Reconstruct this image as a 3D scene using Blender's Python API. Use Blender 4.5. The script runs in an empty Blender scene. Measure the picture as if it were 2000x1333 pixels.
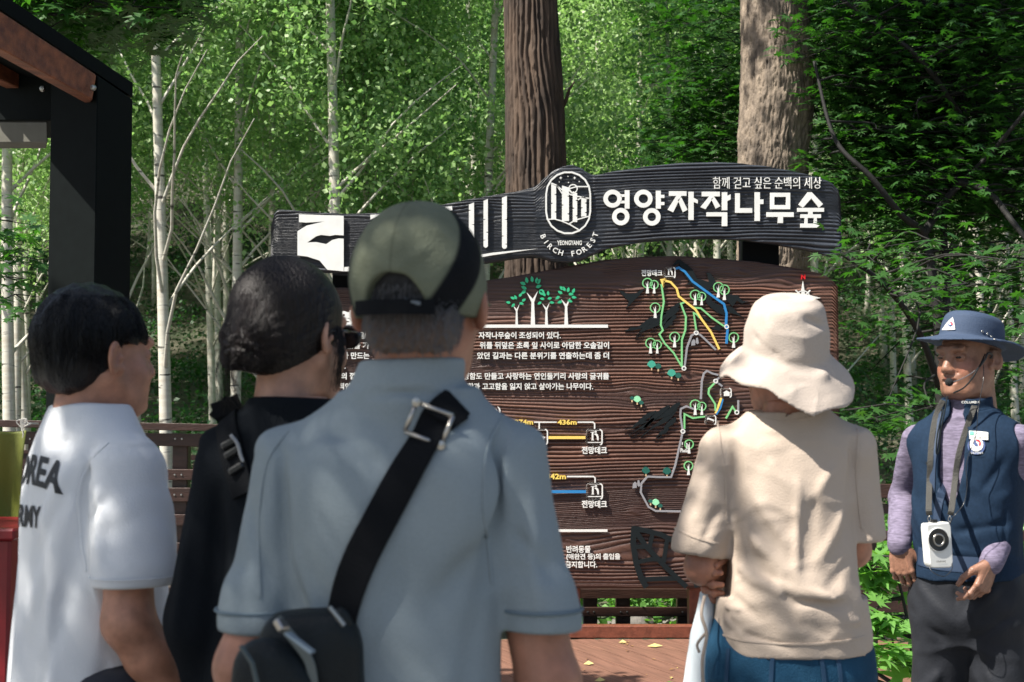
import bpy, bmesh, math, random, time
import numpy as np
from mathutils import Vector, Matrix
from mathutils.bvhtree import BVHTree
from mathutils.geometry import tessellate_polygon
T0 = time.time()
SC = bpy.context.scene
COL = SC.collection
# ------------------------------------------------------------------ camera, world, sun, exposure
CAMZ, PITCH, F = 1.417, math.radians(3.0), 2778.0
cam_d = bpy.data.cameras.new('camera'); cam = bpy.data.objects.new('camera', cam_d); COL.objects.link(cam)
cam.location = (0, 0, CAMZ); cam.rotation_euler = (math.pi/2 + PITCH, 0, 0)
cam_d.sensor_width = 36; cam_d.lens = 50; cam_d.clip_end = 600; cam_d.clip_start = 0.05
cam_d.dof.use_dof = True; cam_d.dof.focus_distance = 6.2; cam_d.dof.aperture_fstop = 7.5
SC.camera = cam
SUN = Vector((-0.52, -0.27, 0.80)).normalized()
w = bpy.data.worlds.new("World"); SC.world = w; w.use_nodes = True
nt = w.node_tree; bg = nt.nodes['Background']
sky = nt.nodes.new('ShaderNodeTexSky'); sky.sky_type = 'NISHITA'; sky.sun_disc = False
sky.sun_elevation = math.asin(SUN.z); sky.sun_rotation = math.atan2(SUN.x, SUN.y)
sky.air_density = 1.0; sky.dust_density = 2.0; sky.ozone_density = 0.4
nt.links.new(sky.outputs[0], bg.inputs[0]); bg.inputs[1].default_value = 0.075
sd = bpy.data.lights.new('sun', 'SUN'); sd.energy = 5.0; sd.angle = math.radians(0.5); sd.color = (1, 0.95, 0.86)
so = bpy.data.objects.new('sun', sd); COL.objects.link(so); so.rotation_euler = SUN.to_track_quat('Z', 'Y').to_euler()
so.location = (-6, -4, 12)
SC.view_settings.view_transform = 'Standard'; SC.view_settings.look = 'None'
SC.view_settings.gamma = 1; SC.view_settings.use_curve_mapping = False
SC.view_settings.exposure = 1.05
SC.cycles.use_denoising = True
SC.cycles.max_bounces = 7; SC.cycles.diffuse_bounces = 3; SC.cycles.glossy_bounces = 2
SC.cycles.transmission_bounces = 5; SC.cycles.transparent_max_bounces = 6
SC.cycles.sample_clamp_indirect = 4
rng = np.random.RandomState(7); random.seed(7)

# ------------------------------------------------------------------ helpers
def P(px, py, y):
    u = (px-1000)/F; v = (666.5-py)/F
    d = (u, math.cos(PITCH)-v*math.sin(PITCH), math.sin(PITCH)+v*math.cos(PITCH))
    t = y/d[1]
    return Vector((d[0]*t, y, CAMZ+d[2]*t))
def tag(o, label=None, cat=None, group=None, kind=None):
    for k, v in (('label', label), ('category', cat), ('group', group), ('kind', kind)):
        if v: o[k] = v
    return o
def empty(name, loc=(0, 0, 0), rz=0, label=None, cat=None, group=None):
    o = bpy.data.objects.new(name, None); COL.objects.link(o); o.location = loc; o.rotation_euler = (0, 0, rz)
    o.empty_display_size = 0.1
    return tag(o, label, cat, group)
def npmesh(name, V, FA, tris=None):
    """V (n,3) array, FA (m,k) array of faces with k corners"""
    me = bpy.data.meshes.new(name)
    V = np.asarray(V, np.float32); FA = np.asarray(FA, np.int32)
    m, k = FA.shape
    me.vertices.add(len(V)); me.vertices.foreach_set('co', V.ravel())
    me.loops.add(m*k); me.loops.foreach_set('vertex_index', FA.ravel())
    me.polygons.add(m); me.polygons.foreach_set('loop_start', np.arange(0, m*k, k, dtype=np.int32))
    me.update(calc_edges=True)
    return me
def smooth(me, on=True):
    me.polygons.foreach_set('use_smooth', [on]*len(me.polygons))
def attr(me, name, vals):
    vals = np.asarray(vals, np.float32)
    if vals.ndim == 1:
        a = me.attributes.new(name, 'FLOAT', 'POINT'); a.data.foreach_set('value', vals)
    else:
        a = me.attributes.new(name, 'FLOAT_COLOR', 'POINT')
        a.data.foreach_set('color', np.hstack([vals, np.ones((len(vals), 1), np.float32)]).ravel())
def obj(name, me, m=None, parent=None, label=None, cat=None, group=None, kind=None, loc=None, sm=False):
    o = bpy.data.objects.new(name, me); COL.objects.link(o)
    if m is not None:
        for mm in (m if isinstance(m, (list, tuple)) else [m]): me.materials.append(mm)
    if parent is not None: o.parent = parent
    if loc is not None: o.location = loc
    if sm: smooth(me)
    return tag(o, label, cat, group, kind)
class MB:
    def __init__(s): s.v = []; s.f = []
    def add(s, v, f):
        n = len(s.v); s.v += [tuple(p) for p in v]; s.f += [[i+n for i in q] for q in f]
        return s
    def box(s, c, d, M=None):
        x, y, z = d[0]/2, d[1]/2, d[2]/2; c = Vector(c)
        pts = [Vector((i, j, k)) for i in (-x, x) for j in (-y, y) for k in (-z, z)]
        pts = [(M @ p if M else p)+c for p in pts]
        return s.add(pts, [(0, 1, 3, 2), (4, 6, 7, 5), (0, 4, 5, 1), (2, 3, 7, 6), (0, 2, 6, 4), (1, 5, 7, 3)])
    def bar(s, a, b, w, h, up=(0, 0, 1)):
        a, b = Vector(a), Vector(b); d = (b-a); L = d.length; d.normalize()
        x = d.cross(Vector(up)); x.normalize(); z = x.cross(d)
        M = Matrix((d, x, z)).transposed()
        return s.box((a+b)/2, (L, w, h), M)
    def tube(s, pts, r, n=8, caps=True):
        pts = [Vector(p) for p in pts]
        if not hasattr(r, '__len__'): r = [r]*len(pts)
        V = []; prev = None
        for i, p in enumerate(pts):
            t = (pts[min(i+1, len(pts)-1)]-pts[max(i-1, 0)]).normalized()
            if prev is None:
                prev = t.orthogonal().normalized()
            prev = (prev-t*prev.dot(t)).normalized()
            b = t.cross(prev)
            for k in range(n):
                a = 2*math.pi*k/n
                V.append(p+(prev*math.cos(a)+b*math.sin(a))*r[i])
        Fs = []
        for i in range(len(pts)-1):
            for k in range(n):
                k2 = (k+1) % n
                Fs.append((i*n+k, i*n+k2, (i+1)*n+k2, (i+1)*n+k))
        if caps:
            Fs.append(tuple(range(n-1, -1, -1))); Fs.append(tuple((len(pts)-1)*n+k for k in range(n)))
        return s.add(V, Fs)
    def lathe(s, prof, n=24, M=None, loc=(0, 0, 0)):
        V = []; loc = Vector(loc)
        for r, z in prof:
            for k in range(n):
                a = 2*math.pi*k/n; p = Vector((r*math.cos(a), r*math.sin(a), z))
                V.append((M @ p if M else p)+loc)
        Fs = [(i*n+k, i*n+(k+1) % n, (i+1)*n+(k+1) % n, (i+1)*n+k) for i in range(len(prof)-1) for k in range(n)]
        return s.add(V, Fs)
    def build(s, name, m=None, parent=None, bevel=0, **k):
        sm = k.pop('sm', False)
        me = bpy.data.meshes.new(name); me.from_pydata(s.v, [], s.f)
        if bevel:
            b = bmesh.new(); b.from_mesh(me)
            bmesh.ops.bevel(b, geom=b.edges[:], offset=bevel, segments=1, affect='EDGES', clamp_overlap=True)
            b.to_mesh(me); b.free()
        me.update()
        return obj(name, me, m, parent, sm=sm, **k)
def bez(pts, n=8):
    """Catmull-Rom through points"""
    pts = [Vector(p) for p in pts]; out = []
    q = [2*pts[0]-pts[1]]+pts+[2*pts[-1]-pts[-2]]
    for i in range(1, len(q)-2):
        for k in range(n):
            t = k/n; a, b, c, d = q[i-1], q[i], q[i+1], q[i+2]
            out.append(0.5*((2*b)+(c-a)*t+(2*a-5*b+4*c-d)*t*t+(3*b-a-3*c+d)*t**3))
    out.append(pts[-1]); return out
_perm = np.random.RandomState(3).rand(256, 256).astype(np.float32)
def vn2(x, y):
    x = np.asarray(x, np.float64); y = np.asarray(y, np.float64)
    xi = np.floor(x).astype(np.int64); yi = np.floor(y).astype(np.int64); fx = x-xi; fy = y-yi
    fx = fx*fx*(3-2*fx); fy = fy*fy*(3-2*fy); g = lambda a, b: _perm[a & 255, b & 255]
    return (g(xi, yi)*(1-fx)+g(xi+1, yi)*fx)*(1-fy)+(g(xi, yi+1)*(1-fx)+g(xi+1, yi+1)*fx)*fy
def fbm2(x, y, o=3):
    return sum(vn2(x*2**i+17*i, y*2**i+5*i)*0.5**i for i in range(o))/(2-0.5**(o-1))
_wv = np.random.RandomState(11)
_WK = _wv.normal(size=(24, 3)); _WK /= np.linalg.norm(_WK, axis=1)[:, None]; _WP = _wv.rand(24)*6.28
def wn(X, Y, Z, f, n=7, s=0):
    """cheap smooth 3d noise in about -1..1"""
    r = 0
    for i in range(n):
        k = _WK[(i+s) % 24]*f*(0.7+0.13*i)
        r = r+np.sin(k[0]*X+k[1]*Y+k[2]*Z+_WP[(i*3+s) % 24])
    return r/math.sqrt(n)/1.1

# ------------------------------------------------------------------ materials
def newmat(name):
    m = bpy.data.materials.new(name); m.use_nodes = True
    return m, m.node_tree, m.node_tree.nodes['Principled BSDF']
def mat(name, col, rough=0.6, metal=0, noise=0.0, nscale=20, bump=0.0, bscale=60, stretch=(1, 1, 1), spec=0.5, col2=None, attrcol=None, sheen=0, sss=0, crease=0, cscale=8, ridge=None):
    m, t, b = newmat(name)
    b.inputs['Roughness'].default_value = rough; b.inputs['Metallic'].default_value = metal
    b.inputs['Specular IOR Level'].default_value = spec
    b.inputs['Base Color'].default_value = (*col, 1)
    if sheen: b.inputs['Sheen Weight'].default_value = sheen; b.inputs['Sheen Roughness'].default_value = 0.5
    if sss:
        b.inputs['Subsurface Weight'].default_value = sss; b.inputs['Subsurface Scale'].default_value = 0.02
        b.inputs['Subsurface Radius'].default_value = (1, 0.35, 0.2)
    tc = t.nodes.new('ShaderNodeTexCoord'); mp = t.nodes.new('ShaderNodeMapping')
    mp.inputs['Scale'].default_value = stretch; t.links.new(tc.outputs['Object'], mp.inputs[0])
    src = None
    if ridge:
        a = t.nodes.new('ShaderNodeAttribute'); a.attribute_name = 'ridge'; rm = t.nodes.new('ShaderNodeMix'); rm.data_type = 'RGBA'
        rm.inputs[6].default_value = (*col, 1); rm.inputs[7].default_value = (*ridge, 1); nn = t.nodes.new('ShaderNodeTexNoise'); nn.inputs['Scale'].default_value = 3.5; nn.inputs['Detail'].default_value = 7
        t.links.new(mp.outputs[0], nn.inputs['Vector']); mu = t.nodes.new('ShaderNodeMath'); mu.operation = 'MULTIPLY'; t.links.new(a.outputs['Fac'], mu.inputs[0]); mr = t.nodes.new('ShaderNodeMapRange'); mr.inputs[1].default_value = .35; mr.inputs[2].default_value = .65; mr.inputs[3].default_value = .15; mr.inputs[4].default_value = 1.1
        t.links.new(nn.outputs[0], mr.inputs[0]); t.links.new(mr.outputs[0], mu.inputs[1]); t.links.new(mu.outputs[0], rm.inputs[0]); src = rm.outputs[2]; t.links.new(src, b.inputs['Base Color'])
    if attrcol:
        a = t.nodes.new('ShaderNodeAttribute'); a.attribute_name = attrcol; src = a.outputs['Color']
        t.links.new(src, b.inputs['Base Color'])
    if noise:
        n = t.nodes.new('ShaderNodeTexNoise'); n.inputs['Scale'].default_value = nscale; n.inputs['Detail'].default_value = 6
        t.links.new(mp.outputs[0], n.inputs['Vector'])
        r = t.nodes.new('ShaderNodeMapRange'); r.inputs[1].default_value = 0.3; r.inputs[2].default_value = 0.7
        t.links.new(n.outputs[0], r.inputs[0])
        mx = t.nodes.new('ShaderNodeMix'); mx.data_type = 'RGBA'
        if col2:
            t.links.new(r.outputs[0], mx.inputs[0]); mx.inputs[6].default_value = (*col, 1); mx.inputs[7].default_value = (*col2, 1)
        else:
            mx.blend_type = 'MULTIPLY'; mx.inputs[0].default_value = noise
            if src: t.links.new(src, mx.inputs[6])
            else: mx.inputs[6].default_value = (*col, 1)
            t.links.new(r.outputs[0], mx.inputs[7])
        t.links.new(mx.outputs[2], b.inputs['Base Color'])
    if sheen or crease: b.inputs['Specular IOR Level'].default_value = min(spec, .12)
    if bump:
        n2 = t.nodes.new('ShaderNodeTexNoise'); n2.inputs['Scale'].default_value = bscale; n2.inputs['Detail'].default_value = 5
        t.links.new(mp.outputs[0], n2.inputs['Vector'])
        bp = t.nodes.new('ShaderNodeBump'); bp.inputs['Strength'].default_value = bump; bp.inputs['Distance'].default_value = 0.01
        t.links.new(n2.outputs[0], bp.inputs['Height']); t.links.new(bp.outputs[0], b.inputs['Normal'])
        if crease:
            n3 = t.nodes.new('ShaderNodeTexNoise'); n3.noise_type = 'RIDGED_MULTIFRACTAL'; n3.inputs['Scale'].default_value = cscale; n3.inputs['Detail'].default_value = 4; n3.inputs['Distortion'].default_value = .6
            t.links.new(mp.outputs[0], n3.inputs['Vector']); b3 = t.nodes.new('ShaderNodeBump'); b3.inputs['Strength'].default_value = crease; b3.inputs['Distance'].default_value = 0.02
            t.links.new(n3.outputs[0], b3.inputs['Height']); t.links.new(b3.outputs[0], bp.inputs['Normal'])
    return m
def leafmat(name, c1, c2, tr=0.4, tcol=None, rough=0.42):
    m, t, b = newmat(name)
    a = t.nodes.new('ShaderNodeAttribute'); a.attribute_name = 't'
    oi = t.nodes.new('ShaderNodeObjectInfo')
    ad = t.nodes.new('ShaderNodeMath'); ad.operation = 'MULTIPLY_ADD'; ad.inputs[1].default_value = 0.55
    t.links.new(oi.outputs['Random'], ad.inputs[0]); 
    ms = t.nodes.new('ShaderNodeMath'); ms.operation = 'MULTIPLY'; ms.inputs[1].default_value = 0.65
    t.links.new(a.outputs['Fac'], ms.inputs[0]); t.links.new(ms.outputs[0], ad.inputs[2])
    mx = t.nodes.new('ShaderNodeMix'); mx.data_type = 'RGBA'
    mx.inputs[6].default_value = (*c1, 1); mx.inputs[7].default_value = (*c2, 1)
    t.links.new(ad.outputs[0], mx.inputs[0]); t.links.new(mx.outputs[2], b.inputs['Base Color'])
    b.inputs['Roughness'].default_value = rough; b.inputs['Specular IOR Level'].default_value = 0.45
    tl = t.nodes.new('ShaderNodeBsdfTranslucent')
    g = t.nodes.new('ShaderNodeMix'); g.data_type = 'RGBA'; g.blend_type = 'MULTIPLY'; g.inputs[0].default_value = 1
    g.inputs[7].default_value = (*(tcol or (1.5, 1.9, 0.6)), 1); t.links.new(mx.outputs[2], g.inputs[6])
    t.links.new(g.outputs[2], tl.inputs[0])
    ms2 = t.nodes.new('ShaderNodeMixShader'); ms2.inputs[0].default_value = tr
    t.links.new(b.outputs[0], ms2.inputs[1]); t.links.new(tl.outputs[0], ms2.inputs[2])
    t.links.new(ms2.outputs[0], t.nodes['Material Output'].inputs[0])
    return m
M_birchleaf = leafmat('birch_leaf', (0.10, 0.23, 0.085), (0.36, 0.50, 0.21), 0.42, (1.25, 1.5, 0.9))
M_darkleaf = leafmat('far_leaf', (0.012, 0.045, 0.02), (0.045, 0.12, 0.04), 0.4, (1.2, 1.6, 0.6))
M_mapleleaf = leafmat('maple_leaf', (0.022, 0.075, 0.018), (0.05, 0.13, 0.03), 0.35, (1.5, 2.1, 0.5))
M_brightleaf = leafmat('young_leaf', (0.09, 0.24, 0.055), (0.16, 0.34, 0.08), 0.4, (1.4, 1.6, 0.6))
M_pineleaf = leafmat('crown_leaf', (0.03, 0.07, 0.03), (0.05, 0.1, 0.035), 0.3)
def birchbark():
    m, t, b = newmat('birch_bark')
    tc = t.nodes.new('ShaderNodeTexCoord'); mp = t.nodes.new('ShaderNodeMapping'); mp.inputs['Scale'].default_value = (3, 3, 14)
    t.links.new(tc.outputs['Object'], mp.inputs[0])
    n = t.nodes.new('ShaderNodeTexNoise'); n.inputs['Scale'].default_value = 1.3; n.inputs['Detail'].default_value = 5
    t.links.new(mp.outputs[0], n.inputs['Vector'])
    r = t.nodes.new('ShaderNodeValToRGB'); r.color_ramp.elements[0].position = 0.30; r.color_ramp.elements[0].color = (0.04, 0.036, 0.03, 1)
    r.color_ramp.elements[1].position = 0.40; r.color_ramp.elements[1].color = (0.55, 0.53, 0.46, 1)
    e = r.color_ramp.elements.new(0.7); e.color = (0.42, 0.38, 0.31, 1)
    t.links.new(n.outputs[0], r.inputs[0]); t.links.new(r.outputs[0], b.inputs['Base Color'])
    b.inputs['Roughness'].default_value = 0.6
    return m
M_birch = birchbark()
M_bark1 = mat('furrowed_bark', (0.016, 0.010, 0.007), 0.85, noise=1, nscale=9, col2=(0.10, 0.064, 0.042), bump=0.6, bscale=40, stretch=(1, 1, 0.25))
M_bark2 = mat('flaky_bark', (0.07, 0.055, 0.043), 0.85, noise=1, nscale=12, col2=(0.30, 0.235, 0.175), bump=1.0, bscale=50, stretch=(1, 1, 0.6))
M_dark = mat('maple_bark', (0.010, 0.009, 0.008), 0.8, bump=0.4, bscale=40)
# ------------------------------------------------------------------ ground and hill
def gz(x, y):
    x = np.asarray(x, float); y = np.asarray(y, float)
    h = np.where(y > 21, (y-21)*0.20, 0)+np.where(y > 34, (y-34)*0.26, 0)
    return h-0.25*np.clip((y-9.7)/1.5, 0, 1)*np.clip(1-(y-20)/6, 0, 1)*np.clip((x+0.9)/.3, 0, 1)+0.12*(fbm2(x*.3+9, y*.3)-.5)*np.clip((y-10)/6, 0, 1)
def ground():
    xs = np.concatenate([np.linspace(-260, -34, 30), np.linspace(-32, 32, 90), np.linspace(34, 260, 30)])
    ys = np.concatenate([np.linspace(-60, -6, 12), np.linspace(-5, 60, 150), np.linspace(62, 300, 40)])
    X, Y = np.meshgrid(xs, ys); Z = gz(X, Y); Z = np.minimum(Z, 60)-0.03
    V = np.stack([X, Y, Z], -1).reshape(-1, 3); n = len(xs)
    i = np.arange(len(ys)-1)[:, None]*n+np.arange(n-1)[None]; i = i.ravel()
    me = npmesh('ground', V, np.stack([i, i+1, i+n+1, i+n], 1))
    m = mat('forest_floor', (0.035, 0.05, 0.022), 0.95, noise=1, nscale=1.4, col2=(0.10, 0.085, 0.06), bump=1, bscale=14)
    obj('ground', me, m, kind='structure', sm=True)
    gx, gy = np.meshgrid(np.linspace(-8, 8, 2), np.linspace(-4, 8.1, 2))
    me = npmesh('gravel_path', np.stack([gx, gy, gx*0-0.022], -1).reshape(-1, 3), [[0, 1, 3, 2]])
    obj('gravel_path', me, mat('gravel', (0.16, 0.155, 0.15), 0.95, noise=1, nscale=90, col2=(0.34, 0.33, 0.31), bump=1, bscale=120), kind='structure')
ground()

# ------------------------------------------------------------------ leaves
DIA = (np.array([(0, 0, 0), (.36, .45, .06), (0, 1, 0), (-.36, .45, .06)], float), np.array([[0, 1, 2, 3]]))
def palmate(lobes=7, tooth=True):
    pts = []
    ang = np.linspace(-115, 115, lobes); ln = [.42, .72, .92, 1, .92, .72, .42] if lobes == 7 else [.6, .9, 1, .9, .6]
    V = [(0, 0, 0)]; W = (ang[1]-ang[0])
    for i, (a, l) in enumerate(zip(ang, ln)):
        for da, r in ((-W*.5, .36 if i else .1), (-W*.22, l*.62), (0, l), (W*.22, l*.62)):
            t = math.radians(a+da); V.append((math.sin(t)*r, math.cos(t)*r, -0.16*r*r))
    t = math.radians(ang[-1]+W*.5); V.append((math.sin(t)*.1, math.cos(t)*.1, 0))
    n = len(V)
    Fs = []
    for i in range(1, n-2, 2): Fs.append((0, i+2, i+1, i))
    if (n-1) % 2 == 0: Fs.append((0, n-1, n-1, n-2)) if False else None
    return np.array(V, float), np.array([f for f in Fs if f])
PAL = palmate()
OVAL = (np.array([(0, 0, 0), (.3, .3, .05), (.3, .62, .05), (0, 1, -.06), (-.3, .62, .05), (-.3, .3, .05)], float), np.array([[0, 1, 2, 3], [0, 3, 4, 5]]))
def leafcloud(name, C, N, S, tpl=DIA, seed=0, droop=None):
    """C centres, N approx normals, S sizes"""
    r = np.random.RandomState(seed); n = len(C)
    N = N/np.maximum(np.linalg.norm(N, axis=1)[:, None], 1e-6)
    A = r.normal(size=(n, 3))
    if droop is not None: A = A*0.5+droop
    U = np.cross(N, A); U /= np.maximum(np.linalg.norm(U, axis=1)[:, None], 1e-6); W = np.cross(U, N)
    tv, tf = tpl
    V = C[:, None]+(U[:, None]*tv[None, :, 0:1]+W[:, None]*(tv[None, :, 1:2]-.0)+N[:, None]*tv[None, :, 2:3])*S[:, None, None]
    Fc = tf[None]+(np.arange(n)*len(tv))[:, None, None]
    me = npmesh(name, V.reshape(-1, 3), Fc.reshape(-1, tf.shape[1]))
    attr(me, 't', np.repeat(r.rand(n), len(tv)))
    return me

def birch_variant(i, H=13.0, nl=11000, crown0=0.24, size=.07):
    r = np.random.RandomState(100+i); mb = MB()
    bx, by = r.normal(size=2)*0.35
    def tp(t): return Vector((bx*t*t+0.12*math.sin(3*t+i), by*t*t+.1*math.sin(4*t+2*i), H*t))
    ts = np.linspace(0, 1, 16); mb.tube([tp(t)-tp(0) for t in ts], [0.066*(1-t)**0.8+0.010+0.03*math.exp(-t*40) for t in ts], 9)
    C = []
    nb = 26
    for b in range(nb):
        t0 = 0.16+0.8*(b+r.rand())/nb; a = r.rand()*6.28; up = 0.9+0.9*r.rand()
        L = (1-t0)*2.9*(0.55+.6*r.rand())+.7
        p0 = tp(t0)-tp(0); d = Vector((math.cos(a), math.sin(a), up)).normalized()
        pts = [p0]; 
        for k in range(1, 7):
            d = (d+Vector((r.normal()*.1, r.normal()*.1, -.05))).normalized(); pts.append(pts[-1]+d*L/6)
        mb.tube(pts, [0.024*(1-t0)*(1-k/6.5)+.004 for k in range(7)], 5, False)
        # twig clusters
        if t0 > crown0-.05:
            m = int(nl/nb/64)
            for q in range(m):
                k = 1.2+4.8*r.rand(); p = pts[int(k)].lerp(pts[min(int(k)+1, 6)], k-int(k))
                off = r.normal(size=3)*np.array([.42, .42, .30]); c = np.array(p)+off
                n = 64; cc = c+r.normal(size=(n, 3))*np.array([.16, .16, .15]); cc[:, 2] -= np.abs(r.normal(size=n))*.12
                C.append(cc)
    C = np.concatenate(C); N = r.normal(size=C.shape)+np.array([0, 0, .55])
    S = size*(0.7+.6*r.rand(len(C)))
    tm = bpy.data.meshes.new('birch_trunk'); tm.from_pydata(mb.v, [], mb.f); smooth(tm); tm.materials.append(M_birch)
    cm = leafcloud('birch_crown', C, N, S, DIA, i); cm.materials.append(M_birchleaf)
    return tm, cm
BV = [birch_variant(i, 12.5+i*.4, nl=[30000, 20000, 32000, 18000, 34000, 26000][i], crown0=[.34, .40, .31, .44, .33, .30][i]) for i in range(6)]
def far_variant(i):
    r = np.random.RandomState(300+i); mb = MB(); H = 13
    mb.tube([(0.1*math.sin(t*5+i), .1*math.cos(t*4), H*t) for t in np.linspace(0, 1, 8)], [.085*(1-t)+.01 for t in np.linspace(0, 1, 8)], 6)
    C = []
    for q in range(210):
        z = 3.6+9.2*r.rand()**.9; R = 2.3*(1-((z-2)/11)**2)+.25; a = r.rand()*6.28; rr = R*math.sqrt(r.rand())
        c = np.array((rr*math.cos(a), rr*math.sin(a), z)); C.append(c+r.normal(size=(46, 3))*np.array([.34, .34, .2]))
    C = np.concatenate(C); N = r.normal(size=C.shape)+np.array([0, 0, .7])
    tm = bpy.data.meshes.new('far_trunk'); tm.from_pydata(mb.v, [], mb.f); smooth(tm); tm.materials.append(M_birch)
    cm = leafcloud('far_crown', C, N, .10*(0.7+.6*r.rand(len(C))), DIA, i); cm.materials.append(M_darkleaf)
    return tm, cm
FV = [far_variant(i) for i in range(4)]
def tree_at(x, y, v, s, rz, label, group, lean=(0, 0)):
    z = float(gz(x, y))-.1
    e = empty('birch_tree', (x, y, z), rz, label, 'tree', group); e.scale = (s,)*3
    e.rotation_euler = (lean[0], lean[1], rz)
    for nm, me in zip(('trunk', 'crown'), v): o = bpy.data.objects.new(nm, me); COL.objects.link(o); o.parent = e
# hand placed birches: pixel x at eye height, distance, variant, scale, lean (side), note
NEAR = [(30, 15.5, 0, 1.0, .02, 'seen under the shelter roof left of the dark column'),
        (62, 19, 3, .9, -.02, 'close behind another birch beside the shelter column'),
        (332, 15.0, 1, .95, .0, 'with many forking limbs just right of the shelter column'),
        (300, 17.0, 4, .85, -.12, 'leaning into its straight neighbour right of the shelter column'),
        (420, 24, 3, .9, .0, 'between the boy and the woman with the bun, slim'),
        (458, 16.2, 5, .9, -.02, 'rising straight above the dark haired woman with a bun'),
        (528, 17.5, 1, .85, .0, 'slim, rising left of the end of the black sign board'),
        (622, 19, 3, .85, .02, 'slim, rising behind the white block letter on the black board'),
        (668, 15.0, 5, .95, .01, 'palest trunk, rising above the grey baseball cap on the left'),
        (702, 18.2, 0, .85, .02, 'thin companion right of the palest trunk'),
        (795, 18.5, 2, .85, -.01, 'above the green and black cap'),
        (938, 17.0, 4, .9, .02, 'just left of the dark furrowed trunk'),
        (1160, 26, 4, 1.05, .0, 'right of the dark furrowed trunk above the round emblem'),
        (1275, 22, 0, 1.0, .03, 'between the two big trunks'),
        (1340, 27, 2, 1.0, -.02, 'half hidden between the two big trunks'),
        (1780, 23, 3, .9, .02, 'pale stem seen through the maple left of the blue hat'),
        (1850, 27, 5, .9, .0, 'pale stem directly behind the blue hat'),
        (1935, 21, 1, .9, .02, 'pale stem seen through the maple right of the blue hat'),
        (1985, 24, 3, .95, .0, 'pale stem at the right margin behind the maple')]
for px, d, v, s, ln, note in NEAR:
    x = (px-1000)/F*d
    tree_at(x, d, BV[v], s, random.random()*6.28 if abs(ln) < .1 else 0, 'white birch '+note, 'birches behind the fence', (0, ln))
r = np.random.RandomState(5); placed = [((p-1000)/F*d, d) for p, d, *_ in NEAR]
k = 0
while k < 92:
    y = 22+26*r.rand()**.8; x = (r.rand()-.5)*(0.86*y+8)
    if min((x-a)**2+(y-b)**2 for a, b in placed) < 2.4: continue
    placed.append((x, y)); k += 1
    tree_at(x, y, BV[r.randint(6)], .85+.3*r.rand(), r.rand()*6.28, 'slim birch among many alike in the middle of the wood', 'birches in the middle of the wood', (0, r.normal()*.02))
k = 0
while k < 110:
    y = 34+50*r.rand(); x = (r.rand()-.5)*(0.9*y+12)
    if min((x-a)**2+(y-b)**2 for a, b in placed) < 2: continue
    placed.append((x, y)); k += 1
    tree_at(x, y, FV[r.randint(4)], .9+.5*r.rand(), r.rand()*6.28, 'distant birch on the rising slope behind the wood', 'distant birches on the slope')
k = 0; r = np.random.RandomState(31)
while k < 4:
    y = 15.2+5.5*r.rand(); x = (r.rand()-.5)*(0.74*y)-.4
    px = 1000+x/y*F
    if min((x-a)**2+(y-b)**2 for a, b in placed) < 1.5 or 1640 < px: continue
    placed.append((x, y)); k += 1
    tree_at(x, y, BV[[0, 1, 5][k % 3]], .72+.25*r.rand(), r.rand()*6.28, 'leafy young birch among the foremost trees behind the fence', 'young birches in front of the wood', (0, r.normal()*.02))
# undergrowth
def undergrowth(name, n, xr, yr, hmax, size, m, label, seed, tpl=DIA, clump=40, spread=.3):
    r = np.random.RandomState(seed); nc = n//clump
    yy = yr[0]+(yr[1]-yr[0])*r.rand(nc); f = (xr[1]-xr[0])
    xx = xr[0]+f*r.rand(nc); hh = hmax*(0.2+.8*r.rand(nc))*(fbm2(xx*.7, yy*.7, 2))*1.3
    C = np.stack([xx, yy, gz(xx, yy)+hh*.8], 1)[:, None]+r.normal(size=(nc, clump, 3))*np.array([spread, spread, spread*.55])
    C = C.reshape(-1, 3); C[:, 2] = np.maximum(C[:, 2], gz(C[:, 0], C[:, 1])+.02)
    me = leafcloud(name, C, r.normal(size=C.shape)*.7+np.array([0, -.1, 1]), size*(.6+.8*r.rand(len(C))), tpl, seed)
    obj(name, me, m, kind='stuff', label=label)
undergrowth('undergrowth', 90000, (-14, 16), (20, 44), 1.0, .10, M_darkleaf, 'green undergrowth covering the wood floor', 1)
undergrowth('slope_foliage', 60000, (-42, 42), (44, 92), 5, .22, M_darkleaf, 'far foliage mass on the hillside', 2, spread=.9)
undergrowth('ground_cover', 60000, (-.5, 9), (10.6, 20), .7, .07, M_brightleaf, 'bright green ground cover behind the right fence', 3, spread=.22)

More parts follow.
